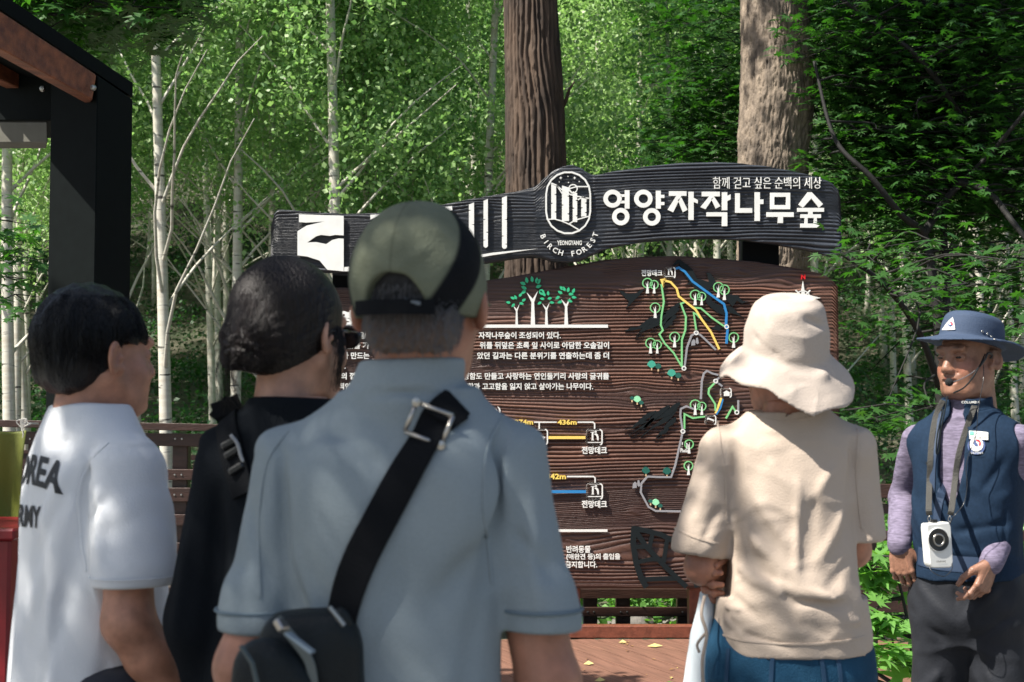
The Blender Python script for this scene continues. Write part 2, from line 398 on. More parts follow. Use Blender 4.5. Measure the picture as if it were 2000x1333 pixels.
# ------------------------------------------------------------------ two big trunks with crowns
def big_trunk(name, axis, rad, m, kind, top):
    """axis: list of (px,py,y)->points, rad list"""
    pts = bez(axis, 24); n = 220; A = np.linspace(0, 2*math.pi, n, endpoint=False)
    rr = np.interp(np.linspace(0, 1, len(pts)), np.linspace(0, 1, len(rad)), rad)
    Pz = np.array([list(p) for p in pts])
    L = np.concatenate([[0], np.cumsum(np.linalg.norm(np.diff(Pz, axis=0), axis=1))])
    m_rows = int(L[-1]/.014); s = np.linspace(0, L[-1], m_rows)
    Pc = np.stack([np.interp(s, L, Pz[:, j]) for j in range(3)], 1); R = np.interp(s, L, rr)
    AA, SS = np.meshgrid(A, s); ca, sa = np.cos(AA)*3.1, np.sin(AA)*3.1
    if kind == 'furrow':
        w1 = fbm2(SS*1.2+3, AA*0+ca, 3)*.55+fbm2(SS*2.2, sa+7, 3)*.45
        ph = AA*15+9*w1+1.2*np.sin(SS*1.7)
        f = np.abs(np.sin(ph)); cross = vn2(SS*11+ca, ph*.6)
        h = -(1-f**.6)*.032+.012*fbm2(ca*7+SS*3, sa*7+SS*9, 3)-.010*(cross > .72)*f
    else:
        cell = fbm2(ca*3.2+SS*1.0, sa*3.2+SS*2.6, 4); plates = np.abs(((cell*7) % 1)-.5)*2
        h = .024*plates**.4+.016*fbm2(ca*9, sa*9+SS*16, 3)+.02*(fbm2(SS*1.4, ca, 2)-.5)
        h += .02*np.exp(-((SS-3.3)**2)/.1)*fbm2(ca*4, SS*8, 2)
    RR = R[:, None]+h
    V = Pc[:, None]+np.stack([RR*np.cos(AA), RR*np.sin(AA), AA*0], -1)
    i = (np.arange(m_rows-1)[:, None]*n+np.arange(n)[None]); j = np.roll(np.arange(n), -1)[None]+np.arange(m_rows-1)[:, None]*n
    me = npmesh(name, V.reshape(-1, 3), np.stack([i, j, j+n, i+n], -1).reshape(-1, 4)); smooth(me)
    return me
def big_tree(axis, rad, m, kind, label, cc, cr, nb, nleaf, extra=None, seed=0):
    e = empty('big_tree', label=label, cat='tree')
    obj('trunk', big_trunk('trunk', axis, rad, m, kind, 0), m, e)
    r = np.random.RandomState(seed); mb = MB(); top = Vector(axis[-1]); C = []
    for b in range(nb):
        v = Vector(cc)+Vector((r.uniform(-1, 1)*cr[0], r.uniform(-1, 1)*cr[1], r.uniform(-1, 1)*cr[2]))
        a = Vector(axis[-2]).lerp(top, r.rand())
        mid = a.lerp(v, .5)+Vector((0, 0, .5)); mb.tube(bez([a, mid, v], 4), [.09*(1-k/9)+.012 for k in range(9)], 6, False)
        c = np.array(v)+r.normal(size=(nleaf//nb, 3))*np.array([.75, .75, .3]); C.append(c)
    if extra: extra(mb)
    mb.build('branches', m, e, sm=True, kind='stuff')
    C = np.concatenate(C)
    me = leafcloud('crown', C, r.normal(size=C.shape)*.6+np.array([0, 0, 1]), .13*(.7+.6*r.rand(len(C))), DIA, seed)
    obj('crown', me, M_pineleaf, e)
YA, YB = 11.0, 10.6
def stub(mb):
    mb.tube([P(1096, 215, 11.0), P(1106, 195, 10.98), P(1112, 175, 10.95), P(1122, 160, 10.9)], [.02, .016, .012, .007], 6)
big_tree([P(1048, 1150, YA), P(1047, 700, YA), P(1048, 430, YA), P(1044, 200, YA), P(1036, 0, YA), P(1028, -300, YA), P(1035, -900, YA), P(1045, -1500, YA)],
         [.27, .25, .24, .225, .205, .19, .16, .13], M_bark1, 'furrow', 'big dark furrowed trunk rising behind the black board left of the round emblem',
         (3.4, 12.2, 11.5), (1.9, 1.2, 1.5), 34, 9000, stub, 21)
big_tree([P(1512, 1150, YB), P(1510, 560, YB), P(1508, 400, YB), P(1510, 300, YB), P(1520, 170, YB), P(1513, 20, YB), P(1508, -300, YB), P(1510, -900, YB), P(1500, -1500, YB)],
         [.25, .24, .235, .225, .255, .235, .21, .18, .14], M_bark2, 'flaky', 'big pale flaky trunk behind the right half of the black board',
         (1.0, 9.4, 9.4), (1.4, 1.2, 1.2), 40, 9000, None, 22)  # unseen crown, added off its trunk to shade the maple on the right

# ------------------------------------------------------------------ maples
def maple(name, label, stems, sprays, leaf, nper, m, seed, link=2.0, flat=.07, group=None, R=.42, tpl=PAL, trunkmat=M_dark, kind_names=('branches', 'crown')):
    e = empty(name, label=label, cat='tree' if 'tree' in name else 'shrub', group=group)
    r = np.random.RandomState(seed); mb = MB()
    for pts, r0, r1 in stems:
        q = bez(pts, 7); mb.tube(q, [r0+(r1-r0)*i/(len(q)-1) for i in range(len(q))], 8)
    SP = [Vector(p) for st in stems for p in bez(st[0], 4)]
    C = []; N = []
    for s in sprays:
        c = Vector(s[:3]); RR = R*(s[3] if len(s) > 3 else 1)
        a = min(SP, key=lambda p: (p-c).length+abs(p.z-c.z)*.3)
        if (a-c).length < link and (link < 1.5 or 1000+c.x/c.y*F > 1650 or c.y < 7):
            mid = a.lerp(c, .5)+Vector((r.normal()*.08, r.normal()*.08, .08*(c-a).length))
            mb.tube(bez([a, mid, c], 4), [.008*(1-k/9)+.002 for k in range(9)], 5, False)
        n = nper; ang = r.rand(n)*6.28; rad = RR*np.sqrt(r.rand(n))
        tx, ty = r.normal(size=2)*.16
        dx, dy = rad*np.cos(ang), rad*np.sin(ang)
        z = tx*dx+ty*dy-.25*rad**2/RR+r.normal(size=n)*flat
        C.append(np.stack([c.x+dx, c.y+dy, c.z+z], 1)); nn = np.stack([r.normal(size=n)*.34+tx, r.normal(size=n)*.34-.15, np.ones(n)], 1); N.append(nn)
        for k in range(3):
            an = r.rand()*6.28; mb.tube([c, c+Vector((math.cos(an)*RR*.8, math.sin(an)*RR*.8, -.1*RR))], [.004, .002], 4, False)
    C = np.concatenate(C); N = np.concatenate(N)
    mb.build(kind_names[0], trunkmat, e, sm=True, kind='stuff')
    me = leafcloud(kind_names[1], C, N, leaf*(.7+.5*r.rand(len(C))), tpl, seed); obj(kind_names[1], me, m, e)
    return e
r = np.random.RandomState(44)
def sprays_px(poly, n, d0, d1, sc=1.0, hole=None, rr=None):
    rr = rr or r; out = []
    xs = [p[0] for p in poly]; ys = [p[1] for p in poly]
    def inside(x, y):
        c = False; j = len(poly)-1
        for i in range(len(poly)):
            if (poly[i][1] > y) != (poly[j][1] > y) and x < (poly[j][0]-poly[i][0])*(y-poly[i][1])/(poly[j][1]-poly[i][1])+poly[i][0]: c = not c
            j = i
        return c
    while len(out) < n:
        x = rr.uniform(min(xs), max(xs)); y = rr.uniform(min(ys), max(ys))
        if not inside(x, y): continue
        if hole and hole(x, y) and rr.rand() < .85: continue
        p = P(x, y, rr.uniform(d0, d1)); out.append((*p, sc*rr.uniform(.7, 1.3)))
    return out
D = 9.9
stems = [([P(1850, 1150, D), P(1838, 800, D), P(1834, 651, D), P(1822, 540, D), P(1803, 457, D), P(1760, 420, D-.2), P(1700, 345, D-.3), P(1630, 270, D-.2), P(1590, 120, D)], .045, .010),
         ([P(1803, 460, D), P(1840, 400, D+.1), P(1870, 365, D+.1), P(1925, 310, D), P(1985, 240, D-.2), P(2080, 120, D-.3)], .030, .010),
         ([P(1836, 700, D), P(1850, 560, D+.3), P(1845, 420, D+.4), P(1885, 260, D+.5), P(1860, 60, D+.5), P(1900, -120, D+.5)], .032, .012),
         ([P(1870, 355, D+.1), P(1930, 375, D-.1), P(1975, 430, D-.3), P(2030, 500, D-.5)], .028, .016),
         ([P(1836, 760, D-.1), P(1795, 650, D-.3), P(1730, 560, D-.5), P(1650, 500, D-.5), P(1600, 480, D-.4)], .026, .01),
         ([P(1900, 260, D+.4), P(1800, 120, D), P(1700, 40, D), P(1560, -60, D)], .022, .01)]
poly = [(1330, -60), (1300, 90), (1320, 250), (1300, 300), (1440, 320), (1600, 330), (1640, 420), (1700, 560), (1760, 700), (1860, 760), (2060, 760), (2060, -60)]
hole = lambda x, y: (x > 1650 and y > 430) or (1450 < x < 1600 and y > 60)
sp = [s for s in sprays_px(poly, 560, 9.75, 12.2, 1.0, hole)+sprays_px([(1600, -40), (2050, -40), (2050, 420), (1640, 400)], 260, 9.9, 12.4) if not (s[1] < 10.95 and 1250 < 1000+s[0]/s[1]*F < 1625)]
sp += sprays_px([(1655, 430), (1655, 900), (2050, 900), (2050, 430)], 12, 7.5, 9.0)
sp += sprays_px([(1290, 180), (1290, 300), (1440, 300), (1440, 150)], 26, 11.0, 12.0)
sp += sprays_px([(1655, 400), (2050, 400), (2050, 950), (1655, 950)], 28, 10.2, 12.5)
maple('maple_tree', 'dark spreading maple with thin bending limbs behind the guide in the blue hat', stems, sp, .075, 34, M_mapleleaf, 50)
# overhanging maple: shades the group from the left, its lowest sprays hang in at the top left
ov = [P(x, y, d) for x, y, d in ()]
st2 = [([(-5.5, 1.2, -.1), (-5.3, 1.2, 2.5), (-4.6, 1.1, 4.2), (-3.2, .8, 5.2), (-1.6, .5, 5.8)], .16, .03),
       ([(-5.2, 1.2, 2.8), (-4.6, 2.6, 3.6), tuple(P(-350, -160, 5.2)), tuple(P(-60, -70, 5.7)), tuple(P(150, -40, 5.9)), tuple(P(330, -30, 6.0))], .09, .01),
       ([(-4.6, 1.1, 4.2), (-3.6, -.4, 5.2), (-2.4, -1.2, 5.8)], .07, .02)]
r2 = np.random.RandomState(8)
sp2 = []
for k in range(250):
    x = r2.uniform(-4.9, -2.35); y = r2.uniform(-1.5, 1.7); sp2.append((x, y, r2.uniform(4.3, 5.9), r2.uniform(.9, 1.4)))
for k in range(60):
    sp2.append((r2.uniform(-5.2, -3.2), r2.uniform(1.5, 3.3), r2.uniform(4.3, 5.6), 1.1))
sp2 += sprays_px([(-60, -120), (-60, 25), (120, 40), (230, 25), (330, 15), (360, -60), (350, -120)], 110, 5.2, 6.6, .6, None, r2)
sp2 += [(*P(x, y, 6.0), .4) for x, y in ((40, 25), (110, 30), (150, 10), (200, 30), (250, 12), (300, 5), (330, 30), (20, 5), (80, 20), (350, 10), (270, 30))]
sp2 += [(*P(x, y, 7.2), .5) for x, y in ((10, 460), (20, 500), (8, 540), (30, 575), (0, 430))]
maple('maple_tree', 'overhanging maple whose dark lowest leaves hang in at the top left corner above the shelter', st2, sp2, .075, 30, M_mapleleaf, 51, link=1.3)
# sunlit maple shoots by the right fence
st3 = [([(1.62, 5.5, 0), (1.55, 5.5, .35), (1.50, 5.45, .65), (1.42, 5.4, .95)], .012, .004), ([(1.6, 5.5, 0), (1.5, 5.3, .25), (1.42, 5.2, .42)], .01, .004)]
sp3 = [(*P(x, y, d), s) for x, y, d, s in ((1700, 1085, 5.5, .4), (1720, 1130, 5.5, .35), (1700, 1200, 5.4, .5), (1735, 1215, 5.4, .5), (1710, 1245, 5.3, .6), (1745, 1265, 5.4, .55), (1690, 1280, 5.2, .5), (1690, 1110, 5.5, .3), (1760, 1290, 5.3, .5))]
maple('maple_shrub', 'sunlit young maple shoots between the woman in beige and the guide', st3, sp3, .10, 14, M_brightleaf, 52, flat=.03, R=.22)
st4 = [([(2.2, 5.9, 0), (2.25, 5.9, .3), (2.3, 5.85, .45)], .01, .004)]
sp4 = [(*P(x, y, d), 1.) for x in (1955, 1985, 2020, 2060) for y, d in ((1265, 5.6), (1300, 5.4), (1345, 5.2))]+[(*P(1990, 1235, 5.8), 1.1), (*P(2030, 1225, 5.8), 1.1), (*P(1930, 1345, 5), .7)]
maple('leafy_shrub', 'bright green oval leaved shrub right of the guide at the lower right', st4, sp4, .065, 30, M_brightleaf, 53, flat=.06, R=.17, tpl=OVAL)
# ------------------------------------------------------------------ deck
M_deck = mat('deck_wood', (0.23, 0.115, 0.078), 0.6, noise=.45, nscale=4, bump=.12, bscale=30, stretch=(10, .8, 1))
M_rail = mat('fence_wood', (0.045, 0.018, 0.012), 0.45, noise=.5, nscale=7, bump=.3, bscale=30, stretch=(1, 1, 5))
M_redrail = mat('red_brown_wood', (0.20, 0.06, 0.033), 0.45, noise=.45, nscale=30, bump=.2, bscale=90)
M_black = mat('black_paint', (0.004, 0.0045, 0.006), 0.6, bump=.1, spec=.1)
M_steel = mat('steel', (0.42, 0.40, 0.37), 0.32, metal=1)
def deck(name, x0, x1, y0, y1, ang, wd=.14, z=0.0, m=M_deck, group=None):
    e = empty(name, kind_loc := ((x0+x1)/2, (y0+y1)/2, z)); e['kind'] = 'structure'
    d = Vector((math.sin(ang), math.cos(ang))); nrm = Vector((d.y, -d.x)); c = Vector(kind_loc[:2]); R = 12; k = -int(R/wd)
    while k < R/wd:
        # clip the plank centre line to the rectangle
        a = c+nrm*k*wd; t0, t1 = -99, 99
        for p, dd, lo, hi in ((a.x, d.x, x0, x1), (a.y, d.y, y0, y1)):
            if abs(dd) < 1e-6:
                if not lo < p < hi: t0, t1 = 1, 0
                continue
            u, v = sorted(((lo-p)/dd, (hi-p)/dd)); t0 = max(t0, u); t1 = min(t1, v)
        if t1-t0 > .1:
            A = a+d*t0; B = a+d*t1; dz = random.uniform(-.001, .001)
            L = (B-A).length; mb = MB(); mb.box((0, 0, 0), (wd-.007, L, .03)); o = mb.build('plank', m, e); o.location = ((A.x+B.x)/2-c.x, (A.y+B.y)/2-c.y, -.015+dz); o.rotation_euler = (0, 0, -ang)
        k += 1
    return e
deck('deck', -1.55, 5.2, 7.55, 9.12, math.radians(-22))
M_deck2 = mat('grey_deck_wood', (0.085, 0.075, 0.07), 0.7, noise=.5, nscale=5, bump=.3, bscale=40, stretch=(6, 1, 1))
deck('terrace', -8.5, -.95, 9.3, 19.3, math.radians(62), m=M_deck2)
mb = MB(); mb.box((1.8, 7.53, -.06), (6.8, .03, .14)); mb.build('deck_edge', M_redrail, kind='structure')

# ------------------------------------------------------------------ fences
def zof(py, y): return P(1000, py, y).z
def xof(px, y): return P(px, 700, y).x
def fence(label, y, px0, px1, slats, posts, m=M_rail, th=.035, ztop=None, slope=0):
    x0, x1 = xof(px0, y), xof(px1, y)
    e = empty('wooden_fence', ((x0+x1)/2, y, 0), 0, label, 'fence', 'wooden fences around the deck'); cx = (x0+x1)/2
    for a, b, *s in slats:
        z1, z0 = zof(a, y), zof(b, y); s0 = s[0] if s else 0
        mb = MB(); mb.bar((x0-cx, (s[1] if len(s) > 1 else 0), (z0+z1)/2+s0/2), (x1-cx, (s[1] if len(s) > 1 else 0), (z0+z1)/2-s0/2), th, z1-z0)
        mb.build('slat', m, e, bevel=.003)
    for p in posts:
        x = xof(p, y)-cx; mb = MB(); zt = ztop or zof(slats[0][0], y)-.01
        mb.box((x, .075, zt/2-.15), (.10, .10, zt+.3)); o = mb.build('post', m, e, bevel=.006)
        b2 = MB()
        for sx in (-.022, .022):
            for a, b, *_ in slats[1:4]: b2.lathe([(0, .004), (.006, .003), (.007, 0)], 8, Matrix.Rotation(math.pi/2, 3, 'X'), (x+sx, -.02, (zof(a, y)+zof(b, y))/2))
        b2.build('bolt', M_steel, o)
    return e
fence('dark brown slatted fence with lime banner tied to it behind the boy in white', 9.25, -260, 640,
      [(824, 838, .06, -.05), (845, 870, .04), (917, 938), (953, 980), (1005, 1027), (1060, 1087), (1094, 1113), (1146, 1162), (1168, 1195)], [-200, 70, 352, 600], ztop=1.26)
fence('dark brown slatted fence behind the guide in the blue vest', 6.7, 1660, 2200,
      [(945, 972, .0, -.04), (985, 1003), (1037, 1056), (1092, 1110), (1134, 1160), (1172, 1196), (1222, 1244)], [1690, 1958, 2180])
e = fence('low red brown fence behind the foot of the information board', 10.1, 1040, 1700,
          [(1150, 1169), (1186, 1204), (1226, 1240)], [1152, 1216, 1335, 1650], ztop=zof(1135, 10.1))
# beam in front under the sign
mb = MB(); mb.bar(P(1040, 1233, 9.16), P(1700, 1233, 9.16), .09, .078); mb.build('kerb_beam', M_redrail, bevel=.005, label='red brown timber beam lying along the deck edge under the board', cat='beam')
# far balustrade with lattice
yb = 18.9; e = empty('wooden_fence', (xof(310, yb), yb, 0), 0, 'far low balustrade with thick posts and diagonal lattice across the grey terrace', 'fence', 'wooden fences around the deck'); cx = xof(310, yb)
for p in (-60, 60, 160, 245, 330, 415, 500):
    mb = MB(); mb.box((xof(p, yb)-cx, 0, .46), (.2, .2, .92)); mb.box((xof(p, yb)-cx, 0, .94), (.25, .25, .04)); mb.build('post', M_rail, e)
for z, h in ((.86, .07), (.12, .07)):
    mb = MB(); mb.box((0, .0, z), (4.4, .07, h)); mb.build('rail', M_rail, e)
for s in (1, -1):
    for k in range(-14, 15):
        mb = MB(); mb.bar((k*.3-.3*s, .02*s, .14), (k*.3+.3*s, .02*s, .84), .02, .05); mb.build('lattice_slat', M_redrail if s > 0 else M_rail, e)
# terrace edge stones
r = np.random.RandomState(12); st = MB()
for k in range(46):
    x, y = r.uniform(.3, 2.6), r.uniform(10.3, 12.3); s = r.uniform(.05, .17); b = bmesh.new(); bmesh.ops.create_icosphere(b, subdivisions=2, radius=s)
    for v in b.verts: v.co *= 1+.25*math.sin(v.co.x*40+k)*math.cos(v.co.y*33); v.co.z *= .6
    me = bpy.data.meshes.new('stone'); b.to_mesh(me); b.free()
    if k == 0: M_stone = mat('stone', (.22, .2, .18), .9, noise=.6, nscale=12, bump=.8, bscale=30)
    obj('stone', me, M_stone, label='pale grey stone lying in the green ground cover behind the low fence', cat='stone', group='stones behind the board', loc=(x, y, float(gz(x, y))), sm=True)
# fallen leaves on deck
for i, (px, py, s) in enumerate(((1276, 1259, .05), (1214, 1252, .025), (1148, 1293, .03), (1304, 1333, .05), (1170, 1325, .03))):
    d = CAMZ/((py-812)/F); x = xof(px, d); 
    mb = MB(); mb.add([(x-s, d-.01, .006), (x, d+.02, .02), (x+s, d, .008), (x, d-.035, .006)], [(0, 1, 2, 3)])
    mb.build('fallen_leaf', M_brightleaf if i == 3 else mat('dry_leaf', (.5, .42, .16), .7), label='dry curled leaf lying on the red deck planks' if i != 3 else 'fresh green leaf lying on the deck at the lower edge', cat='leaf', group='fallen leaves on the deck')

r = np.random.RandomState(77); M_dryl = mat('brown_litter', (.24, .13, .05), .8); M_dryy = mat('yellow_litter', (.45, .34, .12), .7)
for k in range(34):
    x, y, s, a = r.uniform(.1, 1.5), r.uniform(7.6, 9.0), r.uniform(.012, .03), r.rand()*6.28; dx, dy = math.cos(a), math.sin(a)
    mb = MB(); mb.add([(x-dx*s, y-dy*s, .004), (x-dy*s*.35, y+dx*s*.35, .010), (x+dx*s, y+dy*s, .006), (x+dy*s*.35, y-dx*s*.35, .008)], [(0, 1, 2, 3)])
    mb.build('leaf_scrap', M_dryl if k % 3 else M_dryy, label='small dry leaf scrap scattered on the red deck planks', cat='leaf', group='leaf scraps on the deck')
# ------------------------------------------------------------------ shelter at the left
M_shelter = mat('dark_green_steel', (0.0035, 0.0055, 0.0055), 0.7, noise=.3, nscale=30, spec=.08)
M_rafter = mat('rafter_wood', (0.26, 0.085, 0.035), 0.6, noise=.6, nscale=8, bump=.4, bscale=40, stretch=(1, 4, 4), col2=(.10, .03, .015))
M_lintel = mat('grey_wood', (0.11, 0.105, 0.085), 0.7, noise=.4, nscale=9)
e = empty('shelter', (-1.7, 4.8, 0), 0, 'open shelter with a dark green column and red brown rafters at the left edge', 'shelter'); off = Vector((-1.7, 4.8, 0))
def prismz(mb, base, ztops, z0):
    n = len(base); V = [(x, y, z0) for x, y in base]+[(x, y, z) for (x, y), z in zip(base, ztops)]
    mb.add([Vector(v)-off for v in V], [tuple(range(n))[::-1], tuple(range(n, 2*n))]+[(i, (i+1) % n, (i+1) % n+n, i+n) for i in range(n)])
# column: front-left face px 92..185, right face px 185..258
ya = 4.7; A = P(92, 600, ya+.15); B = P(184, 600, ya); Cc = P(254, 600, ya+.26); Dd = A+Cc-B
bs = [(p.x, p.y) for p in (A, B, Cc, Dd)]
zc = [P(92, 110, ya+.15).z, P(186, 148, ya).z, P(259, 195, ya+.26).z, P(259, 195, ya+.26).z+.1]
mb = MB(); prismz(mb, bs, zc, -.1); mb.build('column', M_shelter, e, bevel=.004)
def beam(name, p0, p1, w, h, m): mb = MB(); mb.bar(Vector(p0)-off, Vector(p1)-off, w, h); return mb.build(name, m, e, bevel=.006)
# rafter coming towards and up to the left
R1 = P(188, 168, ya+.02); R0 = P(-60, 25, ya-1.05)
def slope_beam(name, pxs, y0, y1, w, m):
    # pxs: top-left, top-right, bottom-right, bottom-left pixels ; left end at depth y0, right at y1
    tl, tr, br, bl = [P(px, py, y) for (px, py), y in zip(pxs, (y0, y1, y1, y0))]
    d = Vector((-.35, .94, 0))*w; V = [tl, tr, br, bl]; V = V+[v+d for v in V]
    mb = MB(); mb.add([v-off for v in V], [(0, 3, 2, 1), (4, 5, 6, 7), (0, 1, 5, 4), (1, 2, 6, 5), (2, 3, 7, 6), (3, 0, 4, 7)]); return mb.build(name, m, e, bevel=.004)
slope_beam('rafter', [(-90, -38), (188, 146), (180, 195), (-90, 45)], 4.0, 4.68, .10, M_rafter)
slope_beam('rafter', [(-90, 40), (88, 150), (86, 195), (-90, 115)], 4.9, 5.3, .10, M_rafter)
slope_beam('roof_panel', [(-90, 60), (180, 150), (184, 236), (-90, 236)], 5.35, 5.0, .35, M_shelter)
slope_beam('lintel', [(-90, 238), (92, 238), (93, 279), (-90, 280)], 5.2, 4.95, .12, M_lintel)
for px, py, y in ((182, 172, 4.655), (83, 174, 4.86)):
    p = P(px, py, y-.01)-off; mb = MB(); mb.lathe([(0, .01), (.008, .009), (.011, 0)], 10, Matrix.Rotation(math.pi/2, 3, 'X'), p); mb.build('bolt', M_steel, e)
# roof slab above the rafters (out of frame)
mb = MB(); V = [P(-90, -42, 4.0), P(259, 190, 4.97), P(259, 190, 4.97)+Vector((-.5, .9, .1)), P(-90, -42, 4.0)+Vector((-.5, 1.3, .1))]
V = V+[v+Vector((0, 0, .05)) for v in V]
mb.add([v-off for v in V], [(0, 3, 2, 1), (4, 5, 6, 7), (0, 1, 5, 4), (1, 2, 6, 5), (2, 3, 7, 6), (3, 0, 4, 7)]); mb.build('roof', M_shelter, e)

# ------------------------------------------------------------------ red cabinet and lime banner
M_red = mat('red_paint', (0.24, 0.008, 0.014), 0.4, noise=.25, nscale=10)
y0 = 3.6; x1 = xof(27, y0); z1 = zof(1052, y0)
e = empty('red_cabinet', (x1-.3, y0+.2, 0), 0, 'red metal cabinet with recessed handle at the lower left edge', 'cabinet')
mb = MB(); mb.box((0, 0, z1/2), (.6, .4, z1)); mb.build('body', M_red, e, bevel=.008)
mb = MB(); mb.box((0, 0, z1+.01), (.63, .43, .03)); mb.build('lid', M_red, e, bevel=.006)
mb = MB(); mb.box((-.02, -.207, z1/2-.03), (.5, .014, z1-.14)); d = mb.build('door', M_red, e, bevel=.004)
pts = [(.235+dx*.022, -.225, .62-.0+dz*.06+.02) for dx, dz in ((-1, -1), (-1, 1), (1, 1), (1, -1), (-1, -1))]
mb = MB(); mb.tube(pts, .005, 6); mb.build('handle', M_red, d)
M_lime = mat('lime_canvas', (0.20, 0.225, 0.035), 0.6, noise=.25, nscale=3, bump=.2, bscale=200)
yb = 4.15; nx, nz = 30, 40; V = []
for j in range(nz):
    for i in range(nx):
        px = -120+170*i/(nx-1); t = j/(nz-1); py = 838+(1068-838)*t-6*math.sin(i*.2); px2 = px+(4-14*t if i == nx-1 else (4-14*t)*i/nx)
        p = P(px2, py-(22*(i/nx)*t), yb); V.append((p.x, p.y+.012*math.sin(i*.55+t*2)+.02*math.sin(i*.2-t*4), p.z))
V = np.array(V); c = V[-1].copy(); i = (np.arange(nz-1)[:, None]*nx+np.arange(nx-1)[None]).ravel()
me = npmesh('banner', V-c, np.stack([i, i+nx, i+nx+1, i+1], 1))
o = obj('banner', me, M_lime, label='lime green canvas banner tied by its corner with white rope', cat='banner', loc=tuple(c), sm=True)
sl = o.modifiers.new('s', 'SOLIDIFY'); sl.thickness = .002
mb = MB(); q = P(42, 836, yb-.01)-Vector(c)
for a in (0, .8, 1.7, 2.4): mb.tube(bez([q, q+Vector((.02*math.cos(a), 0, .012+.01*math.sin(a))), q+Vector((.006*a, 0, .025)), q+Vector((.004, 0, -.002))], 5), .0018, 5)
mb.tube(bez([q, q+Vector((.006, -.003, -.02)), q+Vector((.0, 0, -.045))], 4), .002, 5); mb.tube([P(42, 836, yb)-Vector(c), P(60, 828, yb+.02)-Vector(c)], .003, 5)
mb.tube([P(40, 826, yb)-Vector(c), P(75, 828, yb+.6)-Vector(c)], .003, 5)
mb.build('rope', mat('rope', (.6, .58, .52), .8), o)
# ------------------------------------------------------------------ information board
YS, YH = 9.20, 9.12
def spx(p, y): # exact pixel of plane point not needed; helpers from pixel to plane
    return P(p[0], p[1], y)
SGN = empty('information_board', (xof(1090, YS), YS+.15, 0), 0, 'wide brown and black carved wood information board with trail map and white Korean lettering', 'sign')
SO = Vector((xof(1090, YS), YS+.15, 0))
def board(name, top, bot, yp, dx, dz, amp, sp, knots, m, seed):
    zt = [(P(x, y, yp).x, P(x, y, yp).z) for x, y in top]; zb = [(P(x, y, yp).x, P(x, y, yp).z) for x, y in bot]
    tx, tz = np.array(zt).T; bx, bz = np.array(zb).T
    x0, x1 = max(tx[0], bx[0]), min(tx[-1], bx[-1]); nx = int((x1-x0)/dx)
    xs = np.linspace(x0, x1, nx); T = np.interp(xs, tx, tz); B = np.interp(xs, bx, bz)
    nz = int((T-B).max()/dz); v = np.linspace(0, 1, nz)
    X = np.repeat(xs[None], nz, 0); Z = B[None]+(T-B)[None]*v[:, None]
    Ze = Z.copy(); kn = np.zeros_like(Z); flat = np.zeros_like(Z)
    for kx, ky, sx, sz in knots:
        p = P(kx, ky, yp); dX = (X-p.x)/sx; dZ = (Z-p.z)/sz; g = np.exp(-(dX**2)-(dZ**2)*.6)
        Ze -= (Z-p.z)*.75*g; kn = np.maximum(kn, np.exp(-((dX*2.4)**2+(dZ*1.6)**2)**2)); 
        flat = np.maximum(flat, np.exp(-(dX*.5)**2-(dZ*.9)**2))
    w1 = vn2(X*.55+seed, Ze*2.2+seed*3)*4.5+vn2(X*1.9+seed, Ze*7)*1.1+vn2(X*5, Ze*20+seed)*.3
    ph = Ze/sp+w1
    big = fbm2(X*.35+seed*2, Ze*3.6+5, 2)
    A = amp*np.clip((big-.38)*6, .12, 1)*(1-.55*flat)*(.7+.6*vn2(X*.8, np.floor(ph)*3.7))
    f = np.abs(np.sin(ph*math.pi)); h = A*(f**.75)
    h += amp*.35*np.abs(np.sin(ph*math.pi*2.3+2))*np.clip((.5-big)*6, 0, 1)
    rk = np.abs(np.sin(np.sqrt(((Ze-Z)*60)**2+1)*9)); h = h*(1-kn)+kn*(amp*.55+amp*.25*np.sin(np.hypot((X)*120, (Z)*160)))
    h += .0006*wn(X, Z, X*0, 160)
    # rounded rim
    edge = np.minimum((T[None]-Z), (Z-B[None])); h -= np.clip(.012-edge, 0, .012)*.6
    V = np.stack([X-SO.x, (yp-h)-SO.y, Z-SO.z], -1).reshape(-1, 3)
    i = (np.arange(nz-1)[:, None]*nx+np.arange(nx-1)[None]).ravel(); F1 = np.stack([i, i+1, i+nx+1, i+nx], 1)
    # back and sides
    n = len(V); ring = np.concatenate([np.arange(nx), np.arange(1, nz)*nx+nx-1, (nz-1)*nx+np.arange(nx-2, -1, -1), np.arange(nz-2, 0, -1)*nx])
    Vb = V[ring].copy(); Vb[:, 1] = yp+.055-SO.y; k = len(ring); j = np.arange(k); j2 = (j+1) % k
    F2 = np.stack([ring[j], n+j, n+j2, ring[j2]], 1)
    me = npmesh(name, np.vstack([V, Vb]), np.vstack([F1, F2])); smooth(me)
    ridge_light = np.concatenate([(f*A/amp).ravel(), np.zeros(k)]); attr(me, 'ridge', ridge_light)  # ridge tops lighter, grooves darker: light and shade of the grain put into colour
    o = obj(name, me, m, SGN)
    bk = MB(); 
    ks = list(range(0, nx, 6))+[nx-1]
    for a, b in zip(ks[:-1], ks[1:]):
        q = [(xs[a], B[a]), (xs[b], B[b]), (xs[b], T[b]), (xs[a], T[a])]
        bk.add([(x-SO.x, yp+.0545-SO.y, z-SO.z) for x, z in q], [(0, 3, 2, 1)])
    b2 = bk.build('back_panel', m, o)
    return o
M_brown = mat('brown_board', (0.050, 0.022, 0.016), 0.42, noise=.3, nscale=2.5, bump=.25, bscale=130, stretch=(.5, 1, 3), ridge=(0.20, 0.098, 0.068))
M_navy = mat('black_board', (0.008, 0.010, 0.015), 0.42, noise=.3, nscale=2.5, bump=.25, bscale=130, stretch=(.5, 1, 3), ridge=(0.062, 0.072, 0.092))
